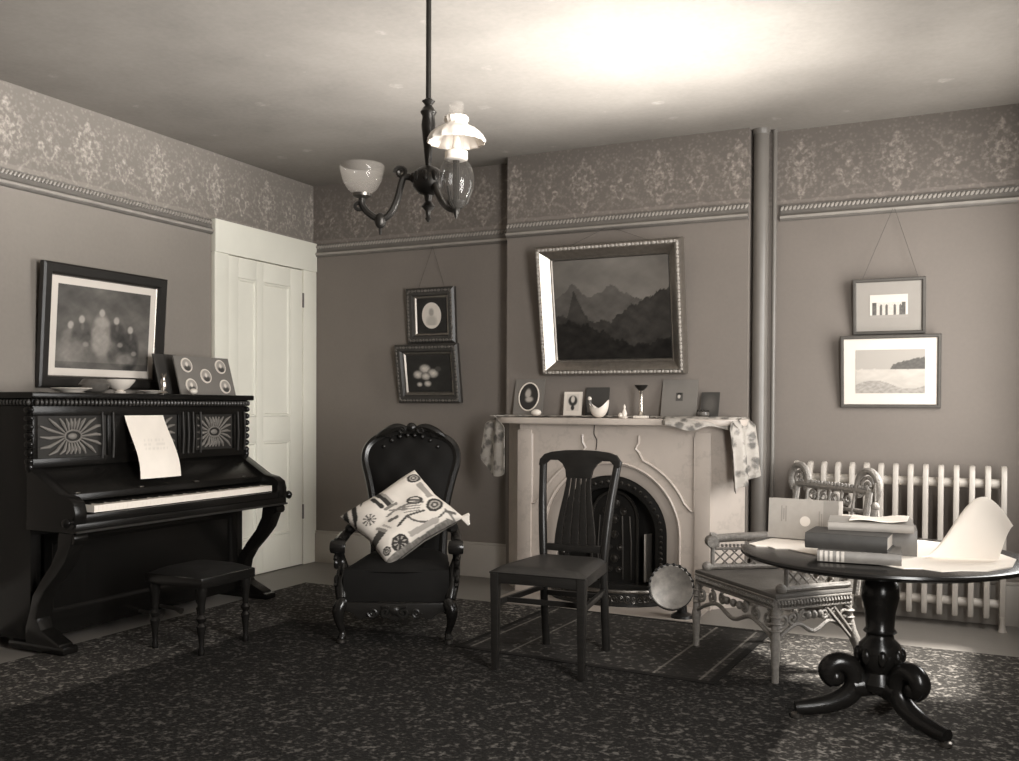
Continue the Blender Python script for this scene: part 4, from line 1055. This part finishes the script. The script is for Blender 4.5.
def cush(a, b_, side):
    # a, b in [-1, 1] along the cushion edges; X right, Y up on the diagonal
    pin = 1 - 0.10 * (1 - abs(a)) * abs(b_) ** 2 - 0.10 * (1 - abs(b_)) * abs(a) ** 2
    X_, Y_ = (a + b_) * 0.5 * pin, (b_ - a) * 0.5 * pin
    th = 0.092 * ((1 - a ** 4) * (1 - b_ ** 4)) ** 0.5 * side + 0.006 * side
    th += 0.004 * math.sin(a * 7 + b_ * 3) * (1 - abs(a)) * 1.5
    p = Vector((X_ * 0.325 + 0.05 * Y_, -th, Y_ * 0.275))
    return Matrix.Rotation(lean, 3, 'X') @ p, (X_, Y_)
for side in (1, -1):
    o_ = len(faces.v)
    for j in range(N_ + 1):
        for i in range(N_ + 1):
            p, (X_, Y_) = cush(2 * i / N_ - 1, 2 * j / N_ - 1, side)
            faces.v.append(p + Vector((0, 0, 0.24))); cols.append(cushion_col(X_, Y_) if side == 1 else s2l(0.6))
    for j in range(N_):
        for i in range(N_):
            q = (o_ + j * (N_ + 1) + i, o_ + j * (N_ + 1) + i + 1, o_ + (j + 1) * (N_ + 1) + i + 1, o_ + (j + 1) * (N_ + 1) + i)
            faces.f.append(q if side == 1 else q[::-1])
faces.c = cols
cb = faces.build('cushion_cover', 'linen', cu, local=True, smooth=80)
m = MB()
p = Matrix.Rotation(lean, 3, 'X') @ Vector((0.318, 0, 0)) + Vector((0, 0, 0.24))
for k in range(5): m.tube([p, p + Vector((0.035, -0.004, 0.014 * (k - 2.6)))], [0.012, 0.009], 6)
m.build('corner_ruffle', 'mat_board', cu, local=True)

# ================================================================== side chair
ch = thing('side_chair', 'dark wooden side chair with slatted splat and leather seat', 'chair', (2.824, -1.86, 0.0148), R(2))
CW = 'chair_wood'
def cb_(name, mb, mat=CW, par=None, **k): return mb.build(name, mat, par or ch, local=True, **k)
fw, bw, fy, by = 0.208, 0.158, -0.235, 0.235
m = MB()
pl = [(-fw - 0.015, fy - 0.015), (fw + 0.015, fy - 0.015), (bw + 0.015, by + 0.01), (-bw - 0.015, by + 0.01)]
m.prism(pl, lambda u, v, w: (u, v, w), 0.395, 0.445); cb_('seat_apron', m, bevel=0.004)
def cseat(u, v):
    y = lerp(fy - 0.022, by - 0.005, v); hw = lerp(fw + 0.022, bw + 0.012, v)
    return (hw * (2 * u - 1), y, 0.446 + 0.028 * ((1 - (2 * u - 1) ** 8) * (1 - (2 * v - 1) ** 8)) ** 0.5)
cb_('seat', MB().sheet(cseat, 16, 16, 0.006), 'leather')
for s in (-1, 1):
    m = MB(); m.hexa([(s * fw - 0.014, fy - 0.014, -0.0042), (s * fw + 0.014, fy - 0.014, -0.0042), (s * fw + 0.014, fy + 0.014, -0.0042), (s * fw - 0.014, fy + 0.014, -0.0042), (s * fw - 0.02, fy - 0.02, 0.44), (s * fw + 0.02, fy - 0.02, 0.44), (s * fw + 0.02, fy + 0.02, 0.44), (s * fw - 0.02, fy + 0.02, 0.44)])
    cb_('leg', m, bevel=0.004)
    # back leg sweeping up into the back upright
    P = smooth_path([(s * bw, by + 0.045, 0.0), (s * bw, by + 0.01, 0.25), (s * bw, by, 0.45), (s * (bw + 0.018), by + 0.03, 0.70), (s * (bw + 0.040), by + 0.095, 0.93)], 4)
    m = MB(); m.tube(P, [0.021] * 9 + [0.0225] * 4 + [0.021] * 4, 8, flat=0.95); cb_('leg', m, smooth=50)
def byz(z): return by + 0.03 * max(0, (z - 0.45) / 0.25) if z < 0.7 else by + 0.03 + 0.065 * (z - 0.70) / 0.265
# top rail with rounded shoulders, running down into the splat head
half = [(0, 0.980), (0.08, 0.978), (0.15, 0.970), (0.19, 0.957), (0.212, 0.930), (0.214, 0.900), (0.190, 0.890), (0.178, 0.910), (0.16, 0.927), (0.115, 0.927), (0.09, 0.910), (0.072, 0.880), (0.065, 0.840), (0, 0.840)]
poly = half + [(-x, z) for x, z in half[-2:0:-1]]
m = MB(); m.prism(poly, lambda u, v, w: (u, byz(v) + w + 0.010 * (1 - (u / 0.22) ** 2), v), -0.014, 0.014); cb_('top_rail', m, bevel=0.005)
zs_ = [0.850, 0.80, 0.74, 0.68, 0.62, 0.56, 0.505]
def splat_hw(z): 
    t = (0.865 - z) / 0.36
    return 0.065 + 0.045 * (3 * t * t - 2 * t ** 3)
for k in range(5):
    L_ = []; R_ = []
    for z in zs_:
        hw = splat_hw(z); w = hw * 2 / 5; g_ = 0.0035
        L_.append((-hw + k * w + g_, z)); R_.append((-hw + (k + 1) * w - g_, z))
    m = MB(); m.prism(L_ + R_[::-1], lambda u, v, w: (u, byz(v) + w + 0.010, v), -0.008, 0.008); cb_('slat', m, bevel=0.002)
m = MB(); m.bar((-bw, byz(0.50), 0.50), (bw, byz(0.50), 0.50), 0.022, 0.035); cb_('lower_back_rail', m, bevel=0.003)
for s in (-1, 1):
    m = MB(); m.bar((s * fw, fy, 0.30), (s * bw, by + 0.005, 0.30), 0.018, 0.026); cb_('side_stretcher', m, bevel=0.003)
m = MB(); m.bar((-bw, by + 0.01, 0.27), (bw, by + 0.01, 0.27), 0.018, 0.026); cb_('back_stretcher', m, bevel=0.003)
m = MB(); m.bar((-fw + 0.01, fy + 0.1, 0.30), (fw - 0.01, fy + 0.1, 0.30), 0.018, 0.024); cb_('cross_stretcher', m, bevel=0.003)

# ================================================================== wicker armchair
A, Bc, C_, D_ = Vector((3.345, -1.285, 0)), Vector((3.815, -1.76, 0)), Vector((4.09, -1.45, 0)), Vector((3.70, -1.07, 0))
wk = thing('wicker_armchair', 'pale wicker armchair with scrolled arms and looped back ears beside the radiator', 'armchair', ((A + Bc + C_ + D_) / 4) + Vector((0, 0, 0.0105)))
UP = Vector((0, 0, 1)); ZT = 0.388
WM = 'wicker'
cen = (A + Bc + C_ + D_) / 4
def zz(p, z): return Vector((p.x, p.y, z))
for p, spl in ((A, 0.0), (Bc, 0.0), (C_, 0.06), (D_, 0.06)):
    out = (p - cen).normalized()
    q = p + out * spl
    ft = 0.0175 if p is A else 0.0145
    m = MB(); m.tube(smooth_path([zz(p - out * 0.02, ZT - 0.01), zz(p - out * 0.005, 0.27), zz(p.lerp(q, 0.5), 0.14), zz(q, ft)], 4), [0.020] * 4 + [0.019] * 3 + [0.024] + [0.018] * 2 + [0.015] * 3, 10)
    lg = m.build('leg', WM, wk)
    m = MB()
    for z in (0.30, 0.27, 0.24): m.lathe([(0.012, z - 0.01), (0.027, z), (0.012, z + 0.01)], zz(p - out * 0.006, 0), 10, caps=True)
    m.build('binding_rings', WM, lg)
m = MB(); ins = 0.012
qs = [p + (cen - p).normalized() * -ins for p in (A, Bc, C_, D_)]
m.hexa([zz(p, ZT - 0.055) for p in (D_, C_, Bc, A)][::-1] + [zz(p, ZT - 0.012) for p in (A, Bc, C_, D_)]); m.build('seat_frame', WM, wk, bevel=0.006)
m = MB(); m.hexa([zz(p, ZT - 0.012) for p in qs] + [zz(p, ZT + 0.012) for p in qs]); m.build('seat', 'seat_dark', wk, bevel=0.01)
# beaded edging round the seat
for a, b_ in ((A, Bc), (Bc, C_)):
    t = (b_ - a).normalized(); nrm = Vector((t.y, -t.x, 0)); L = (b_ - a).length
    m = MB(); n = int(L / 0.017)
    for i in range(n):
        p = a + t * ((i + 0.5) * L / n) + nrm * 0.006; m.tube([zz(p, ZT - 0.047), zz(p + nrm * 0.006, ZT - 0.032), zz(p, ZT - 0.018)], [0.004, 0.0068, 0.004], 6)
    stuff(m.build('bead_edging', WM, wk))
    for z in (ZT - 0.052, ZT - 0.012):
        MB().tube([zz(a + nrm * 0.006, z), zz(b_ + nrm * 0.006, z)], 0.006, 6).build('edge_cane', WM, wk)
    # scroll work hanging below the edge
    for k, (f, r_, zc, tu) in enumerate(((0.08, 0.042, ZT - 0.105, 1.7), (0.22, 0.034, ZT - 0.10, -1.6), (0.36, 0.026, ZT - 0.09, 1.6), (0.92, 0.042, ZT - 0.105, -1.7), (0.78, 0.034, ZT - 0.10, 1.6), (0.64, 0.026, ZT - 0.09, -1.6))):
        p = a + t * (f * L); e = t if tu > 0 else -t
        MB().tube(curl(zz(p, zc), e, UP, r_, 0.006, abs(tu), PI / 2), 0.0075, 7).build('scroll', WM, wk)
    MB().tube(smooth_path([zz(a + t * 0.02 * L, 0.20), zz(a + t * 0.14 * L, ZT - 0.15), zz(a + t * 0.3 * L, ZT - 0.125), zz(a + t * 0.5 * L, ZT - 0.165), zz(a + t * 0.7 * L, ZT - 0.125), zz(a + t * 0.86 * L, ZT - 0.15), zz(a + t * 0.98 * L, 0.20)]), 0.010, 8).build('apron_cane', WM, wk)
    for f in (0.42, 0.5, 0.58):
        p = a + t * (f * L); MB().ball(zz(p, ZT - 0.09), (0.018, 0.018, 0.02), 8, 6).build('wooden_ball', WM, wk)
# diagonal braces of the back leg
for a, b_ in ((C_, Bc),):
    t = (b_ - a).normalized(); 
    for dz, dx in ((0.17, 0.14), (0.14, 0.10)): MB().tube([zz(a + t * dx, ZT - 0.06), zz(a + (a - cen).normalized() * 0.02, ZT - 0.06 - dz)], 0.008, 7).build('brace', WM, wk)
# arms: rolled top, bead row, lattice, bottom rail, front scroll
for a, b_ in ((A, D_), (Bc, C_)):
    t = (b_ - a).normalized(); inn = (cen - (a + b_) / 2).normalized() * 0.02
    a0 = a + t * 0.07 + inn; b0 = b_ + inn * 0.5; L = (b0 - a0).length
    zt, zb = 0.555, ZT + 0.028
    arm = MB().tube(smooth_path([zz(a0 - t * 0.005, zt), zz(a0.lerp(b0, 0.4), zt + 0.008), zz(b0, zt + 0.012)]), 0.022, 10).build('arm', WM, wk)
    nrm = Vector((t.y, -t.x, 0))
    MB().tube(curl(zz(a0, zt - 0.012), -t, UP, 0.035, 0.008, 1.5, PI / 2 - 0.4), 0.012, 8).build('arm_scroll', WM, arm)
    MB().tube([zz(a0 - t * 0.005 - nrm * 0.025, zt - 0.012), zz(a0 - t * 0.005 + nrm * 0.025, zt - 0.012)], 0.030, 12).build('scroll_end', WM, arm)
    MB().tube([zz(a0 - t * 0.02, zb), zz(b0, zb)], 0.015, 8).build('bottom_rail', WM, arm)
    MB().ball(zz(a0 - t * 0.028, zb), 0.026, 10, 7).build('rail_ball', WM, arm)
    MB().tube([zz(a0, zb), zz(a0, zt - 0.01)], 0.011, 8).build('arm_post', WM, arm)
    MB().tube([zz(a0, zt - 0.05), zz(b0, zt - 0.05)], 0.007, 6).build('bead_rail', WM, arm)
    m = MB(); n = int(L / 0.02)
    for i in range(n): m.ball(zz(a0 + t * ((i + 0.5) * L / n), zt - 0.034), 0.0085, 6, 4)
    stuff(m.build('bead_row', WM, arm))
    m = MB(); n = 7; za, zc = zb + 0.012, zt - 0.055
    for i in range(n):
        f0, f1 = i / n * L, (i + 1.6) / n * L
        for p, q in ((f0, f1), (f1, f0)):
            p, q = min(p, L), min(q, L); m.tube([zz(a0 + t * p, za), zz(a0 + t * q, zc)], 0.0045, 5)
    stuff(m.build('lattice', WM, arm))
# back: posts, looped ears, laced top rail, lattice and a tassel
t = (C_ - D_).normalized(); nb = Vector((-t.y, t.x, 0)); nb = nb if nb.dot((C_ + D_) / 2 - cen) > 0 else -nb
d0, c0 = D_ + t * 0.04 + nb * 0.02, C_ - t * 0.0 + nb * 0.03
def bk(p, z): return zz(p, z) + nb * (0.16 * max(0, z - ZT))
for p, s in ((d0, 1), (c0, -1)):
    MB().tube([bk(p, ZT - 0.02), bk(p, 0.62), bk(p, 0.84)], 0.016, 8).build('back_post', WM, wk)
    cpt = bk(p, 0.855) + t * (0.012 * s)
    ear = MB().tube([cpt + t * (0.068 * math.cos(q)) + UP * (0.07 * math.sin(q)) - UP * (0.10 if abs(math.sin(q)) < 0.05 and False else 0) for q in [PI * (-0.25 + 1.5 * i / 16) for i in range(17)]], 0.017, 9).build('ear_loop', WM, wk)
    MB().tube(curl(cpt, t * s, UP, 0.045, 0.01, 1.5), 0.009, 7).build('ear_scroll', WM, ear)
m = MB(); m.tube([bk(d0, 0.83), bk(c0, 0.83)], 0.015, 8); m.build('top_rail', WM, wk)
m = MB(); L = (c0 - d0).length; n = int(L / 0.024)
for i in range(n): m.ball(bk(d0 + t * ((i + 0.5) * L / n), 0.85), 0.010, 6, 4)
stuff(m.build('top_bead_row', WM, wk))
m = MB(); m.tube([bk(d0, 0.74), bk(c0, 0.74)], 0.010, 8); m.build('middle_rail', WM, wk)
m = MB(); m.tube([bk(d0, 0.46), bk(c0, 0.46)], 0.010, 8); m.build('lower_back_rail', WM, wk)
for i in range(5):
    p = d0 + t * ((i + 1) * L / 6); MB().tube([bk(p, 0.46), bk(p, 0.60), bk(p, 0.83)], 0.008, 6).build('back_cane', WM, wk)
for i in range(4):
    p = d0 + t * ((i + 1.5) * L / 6.0); MB().tube(curl(bk(p, 0.785), t, UP, 0.028, 0.008, 1.4, i), 0.006, 6).build('back_scroll', WM, wk)
tp = bk(c0, 0.855) + t * 0.055 - nb * 0.02
m = MB(); m.tube([tp + UP * 0.02, tp - UP * 0.08], 0.006, 6); m.ball(tp - UP * 0.085, (0.02, 0.02, 0.022), 9, 6)
for k in range(9):
    q = 2 * PI * k / 9; m.tube([tp - UP * 0.095 + Vector((0.010 * math.cos(q), 0.010 * math.sin(q), 0)), tp - UP * 0.205 + Vector((0.020 * math.cos(q), 0.020 * math.sin(q), 0))], [0.007, 0.006], 5)
m.build('tassel', 'wicker', wk)

# ================================================================== pedestal table
TC = Vector((4.26, -2.07, 0)); TZ = 0.66
tb = thing('pedestal_table', 'dark round pedestal table with scrolled feet, covered with books', 'table', TC + Vector((0, 0, 0.0105)))
m = MB(); m.lathe([(0.44, TZ - 0.035), (0.475, TZ - 0.032), (0.49, TZ - 0.022), (0.515, TZ - 0.02), (0.524, TZ - 0.012), (0.522, TZ - 0.004), (0.512, TZ), (0.01, TZ)], TC, 64); m.build('table_top', 'dark_wood', tb)
m = MB(); m.lathe([(0.05, 0.12), (0.072, 0.135), (0.078, 0.16), (0.062, 0.185), (0.055, 0.20), (0.07, 0.225), (0.083, 0.265), (0.077, 0.305), (0.052, 0.33), (0.05, 0.345), (0.062, 0.355), (0.052, 0.37), (0.056, 0.43), (0.07, 0.49), (0.066, 0.54), (0.05, 0.56), (0.08, 0.59), (0.12, 0.622), (0.12, TZ - 0.034)], TC, 28); m.build('column', 'dark_wood', tb)
m = MB()
for k in range(8):
    q = 2 * PI * k / 8 + 0.2
    m.ball(TC + Vector((0.078 * math.cos(q), 0.078 * math.sin(q), 0.265)), (0.018, 0.018, 0.032), 8, 6)
m.build('carved_bosses', 'dark_wood', tb)
for k in range(3):
    q = R(200 + 120 * k); d_ = Vector((math.cos(q), math.sin(q), 0))
    pts = [(0.170, 0.150), (0.188, 0.172), (0.192, 0.200), (0.172, 0.224), (0.138, 0.230), (0.105, 0.210), (0.090, 0.172), (0.098, 0.13), (0.13, 0.095), (0.19, 0.068), (0.26, 0.054), (0.315, 0.048)]
    P = smooth_path([TC + d_ * r_ + UP * z for r_, z in pts], 3)
    rr = [0.024 + 0.016 * min(1, i / 6) - (0.012 * max(0, (i - 24) / 8)) for i in range(len(P))]
    ft = MB().tube(P, rr, 12).build('scroll_foot', 'dark_wood', tb)
    MB().ball(TC + d_ * 0.165 + UP * 0.172, (0.036, 0.036, 0.036), 12, 8).build('volute_eye', 'dark_wood', ft)
    MB().tube([TC + d_ * 0.02 + UP * 0.15, TC + d_ * 0.10 + UP * 0.14], 0.045, 10).build('foot_block', 'dark_wood', ft)
    MB().lathe([(0.015, 0.0108), (0.022, 0.014), (0.022, 0.026), (0.012, 0.032)], TC + d_ * 0.31, 12).build('caster', 'brass', ft)

# white cloth spread over the table top
pol = [(3.765, -2.10), (3.80, -2.145), (3.845, -2.135), (3.88, -2.175), (3.93, -2.17), (3.99, -2.23), (4.08, -2.30), (4.20, -2.36), (4.30, -2.40), (4.36, -2.445), (4.42, -2.42), (4.48, -2.45), (4.54, -2.40), (4.62, -2.37), (4.70, -2.24), (4.72, -2.05), (4.64, -1.85), (4.50, -1.72), (4.30, -1.64), (4.08, -1.64), (3.92, -1.75), (3.82, -1.90)]
m = MB(); m.prism(pol, lambda u, v, w: (u, v, w), TZ + 0.0005, TZ + 0.004); tag(m.build('table_cloth', 'paper', smooth=0), 'white scallop-edged cloth lying under the books on the pedestal table', 'tablecloth')
ZB = TZ + 0.0045
def book(name, label, x0, x1, y0, y1, z0, z1, cover, rz=0, spine='front', bands=None, group=None):
    c = Vector(((x0 + x1) / 2, (y0 + y1) / 2, z0)); o = thing(name, label, 'book', c, rz, 0, group)
    hx, hy, h = (x1 - x0) / 2, (y1 - y0) / 2, z1 - z0; t_ = 0.004
    m = MB(); m.box(-hx, hx, -hy, hy, 0, t_); m.box(-hx, hx, -hy, hy, h - t_, h)
    n = 8; pts = [(-hy + 0.006, 0)] + [(-hy - 0.008 * math.sin(PI * i / n), h * i / n) for i in range(n + 1)] + [(-hy + 0.006, h)]
    m.prism(pts, lambda u, v, w: (w, u, v), -hx, hx)
    cv = m.build('cover', cover, o, local=True, smooth=30)
    MB().box(-hx + 0.006, hx - 0.006, -hy + 0.004, hy - 0.006, t_, h - t_).build('pages', 'pages', o, local=True, smooth=0)
    if bands:
        for bx in bands:
            m = MB(); m.prism([(-hy - 0.001, 0.001)] + [(-hy - 0.0095 * math.sin(PI * i / n), h * i / n) for i in range(1, n)] + [(-hy - 0.001, h - 0.001)] + [(-hy + 0.004, h - 0.001), (-hy + 0.004, 0.001)], lambda u, v, w: (w, u, v), bx * hx - 0.005, bx * hx + 0.005)
            m.build('spine_band', 'book_light', cv, local=True, smooth=30)
    return o
book('worn_book', 'brown leather book with pale spine bands at the bottom of the pile', 4.065, 4.345, -2.42, -2.22, ZB, ZB + 0.04, 'book_mid', R(4), bands=(-0.9, -0.78, -0.66, -0.5, -0.38))
book('dark_volume', 'thick dark leather book lying on the brown one', 4.03, 4.31, -2.40, -2.20, ZB + 0.0405, ZB + 0.096, 'book_dark', R(-3), bands=None)
book('support_book', 'mid-brown book lying flat behind the thick dark book', 4.21, 4.385, -2.165, -1.98, ZB, ZB + 0.096, 'book_mid', R(4))
book('grey_book', 'grey clothbound book lying on top of the pile', 4.08, 4.375, -2.27, -2.04, ZB + 0.0965, ZB + 0.126, 'book_grey', R(5))
m = MB(); m.sheet(lambda u, v: (lerp(4.16, 4.36, u), lerp(-2.24, -2.08, v), ZB + 0.1325 + 0.004 * math.sin(u * 7 + v * 2) + 0.006 * u), 12, 8, 0.003); tag(m.build('folded_papers', 'paper'), 'loose white papers on top of the grey book', 'papers')
# large light book standing on its edge
lb = thing('standing_book', 'large light cloth book with a round emblem standing on its long edge', 'book', (3.945, -1.915, ZB + 0.004), R(-7), R(-4))
w_, h_, t_ = 0.285, 0.165, 0.055
m = MB(); m.box(-w_ / 2, w_ / 2, 0, 0.004, 0, h_); m.box(-w_ / 2, w_ / 2, t_ - 0.004, t_, 0, h_)
m.prism([(w_ / 2 - 0.004, 0)] + [(w_ / 2 + 0.010 * math.sin(PI * i / 8), t_ * i / 8) for i in range(9)] + [(w_ / 2 - 0.004, t_)], lambda u, v, w: (u, v, w), 0, h_)
cv = m.build('cover', 'book_light', lb, local=True, smooth=30)
MB().box(-w_ / 2 + 0.006, w_ / 2 - 0.006, 0.004, t_ - 0.004, 0.005, h_ - 0.005).build('pages', 'pages', lb, local=True, smooth=0)
MB().box(w_ / 2 - 0.06, w_ / 2 - 0.002, -0.001, 0.002, 0.0, h_).build('spine_leather', 'book_grey', cv, local=True, smooth=0)
m = MB(); m.lathe([(0.021, 0), (0.021, 0.0015), (0.001, 0.0018)], (0.01, 0, 0.075), 22, Matrix.Rotation(R(90), 3, 'X')); m.build('emblem', 'mat_board', cv, local=True)
for (x, z0_, z1_) in ((-0.09, 0.07, 0.135), (0.065, 0.05, 0.12)):
    m = MB()
    for k in range(3): m.box(x + k * 0.009, x + k * 0.009 + 0.005, -0.0012, 0.001, z0_ + 0.008 * (k % 2), z1_ - 0.01 * (k % 2))
    m.build('stamped_device', 'book_grey', cv, local=True, smooth=0)
wb = MB().box(-0.03, 0.03, -0.012, 0.012, 0, 0.11).build('white_box', 'paper', local=True, bevel=0.003); wb.location = (4.125, -1.86, ZB); tag(wb, 'small white box standing behind the book pile', 'box')
# curled sheet of white paper rising at the side of the table
def cpaper(u, v):
    x = 4.40 + 0.26 * u
    h = 0.004 + 0.215 * math.sin(PI * min(1.0, 0.78 * u ** 0.9)) ** 1.5
    return (x + 0.05 * v, -2.20 + 0.08 * u + 0.10 * (1 - math.cos(v * 1.5)), ZB + 0.005 + h * math.sin(v * 1.5))
m = MB(); m.sheet(cpaper, 24, 12, 0.002); tag(m.build('curled_newspaper', 'paper', smooth=70), 'white sheet of newspaper curling up from the table beside the books', 'newspaper')

# ================================================================== hanging lamp
HX, HY = 2.765, -2.955
gl = thing('gasolier', 'dark bronze two-armed hanging lamp with a glass bowl and a white oil lamp shade', 'lamp', (HX, HY, ZC))
BZ = 'bronze'
Rv = Vector((math.cos(R(25.5374)), math.sin(R(25.5374)), 0)); Fv = Vector((-Rv.y, Rv.x, 0))
HC = Vector((HX, HY, 0))
def hp(r_, f_, z): return HC + Rv * r_ + Fv * f_ + UP * z
MB().lathe([(0.075, ZC - 0.001), (0.07, ZC - 0.012), (0.04, ZC - 0.03), (0.022, ZC - 0.05), (0.012, ZC - 0.055)], HC, 20).build('ceiling_cup', BZ, gl)
MB().tube([hp(0, 0, ZC - 0.05), hp(0, 0, 2.3)], 0.010, 10).build('drop_rod', BZ, gl)
MB().lathe([(0.010, 2.335), (0.024, 2.325), (0.012, 2.31), (0.02, 2.30), (0.030, 2.285), (0.022, 2.27), (0.026, 2.24), (0.021, 2.19), (0.014, 2.12), (0.011, 2.09), (0.018, 2.085)], HC, 16).build('vase_stem', BZ, gl)
MB().lathe([(0.012, 2.09), (0.034, 2.082), (0.052, 2.065), (0.060, 2.04), (0.056, 2.012), (0.036, 1.99), (0.016, 1.983), (0.012, 1.96), (0.020, 1.95), (0.026, 1.942), (0.010, 1.925), (0.008, 1.905), (0.012, 1.898), (0.002, 1.885)], HC, 20).build('body', BZ, gl)
m = MB()
for k in range(10):
    q = 2 * PI * k / 10; m.ball(HC + Vector((0.056 * math.cos(q), 0.056 * math.sin(q), 2.045)), (0.012, 0.012, 0.02), 7, 5)
m.build('body_bosses', BZ, gl)
# left arm with the etched glass bowl
al = MB().tube(smooth_path([hp(-0.03, 0, 2.04), hp(-0.085, 0, 2.05), hp(-0.10, 0, 2.02), hp(-0.115, 0, 1.965), hp(-0.14, 0, 1.915), hp(-0.175, 0, 1.895), hp(-0.215, 0, 1.915), hp(-0.24, 0, 1.945), hp(-0.242, 0, 1.975)]), 0.013, 9).build('arm', BZ, gl)
m = MB(); m.tube(curl(hp(-0.10, 0, 2.065), -Rv, UP, 0.022, 0.006, 1.4), 0.008, 6); m.build('arm_curl', BZ, al)
m = MB(); m.ball(hp(-0.175, 0, 1.89), (0.022, 0.022, 0.03), 10, 7); m.ball(hp(-0.175, 0, 1.855), (0.006, 0.006, 0.018), 8, 6); m.build('arm_drop', BZ, al)
m = MB(); m.tube(curl(hp(-0.255, 0, 1.945), -Rv, UP, 0.02, 0.005, 1.3, 2), 0.007, 6); m.build('arm_curl', BZ, al)
gp = hp(-0.242, 0, 0)
MB().lathe([(0.008, 1.9680), (0.034, 1.9780), (0.036, 1.9880), (0.032, 1.9900)], gp, 18).build('gallery', 'brass', al)
MB().lathe([(0.030, 1.986), (0.052, 2.003), (0.070, 2.033), (0.079, 2.068), (0.082, 2.088), (0.080, 2.092)], gp, 32, caps=False).build('glass_bowl_shade', 'glass_etched', gl)
# right arm carries an oil lamp, nearer the camera side
lr, lf = 0.112, -0.17
lp = hp(lr, lf, 0)
ar = MB().tube(smooth_path([hp(0.02, -0.03, 2.03), hp(0.035, -0.06, 1.985), hp(0.06, -0.10, 1.935), hp(0.085, -0.15, 1.905), hp(lr, lf, 1.895)]), 0.011, 9).build('arm', BZ, gl)
MB().lathe([(0.002, 1.865), (0.010, 1.885), (0.014, 1.90), (0.03, 1.915), (0.034, 1.925)], lp, 16).build('lamp_cup', BZ, ar)
for k in range(3):
    q = 2 * PI * k / 3 + 0.4; d_ = Vector((math.cos(q), math.sin(q), 0)); MB().tube([lp + d_ * 0.012 + UP * 1.90, lp + d_ * 0.036 + UP * 1.92, lp + d_ * 0.052 + UP * 1.97], 0.005, 6).build('cup_bracket', BZ, ar)
lamp = MB().lathe([(0.02, 1.90), (0.045, 1.925), (0.062, 1.97), (0.064, 2.01), (0.052, 2.05), (0.026, 2.07)], lp, 28).build('oil_font', 'glass_font', gl)
MB().tube([lp + UP * 1.925, lp + UP * 2.07], 0.012, 8).build('inner_stem', BZ, lamp)
MB().lathe([(0.03, 2.066), (0.040, 2.07), (0.040, 2.096), (0.034, 2.10)], lp, 24).build('opal_collar', 'shade_white', lamp)
MB().lathe([(0.024, 2.10), (0.026, 2.13), (0.024, 2.17), (0.023, 2.20), (0.026, 2.262), (0.025, 2.264)], lp, 24, caps=False).build('lamp_chimney', 'glass', lamp)
MB().lathe([(0.012, 2.098), (0.016, 2.11), (0.014, 2.125), (0.010, 2.15)], lp, 14).build('burner', 'shade_white', lamp)
MB().lathe([(0.098, 2.128), (0.101, 2.134), (0.090, 2.156), (0.066, 2.176), (0.042, 2.188), (0.038, 2.196), (0.042, 2.206), (0.041, 2.216), (0.036, 2.22), (0.034, 2.22), (0.036, 2.19), (0.064, 2.171), (0.088, 2.150), (0.097, 2.131)], lp, 48, caps=False, flute=0.03, nfl=16).build('umbrella_shade', 'shade_white', gl)
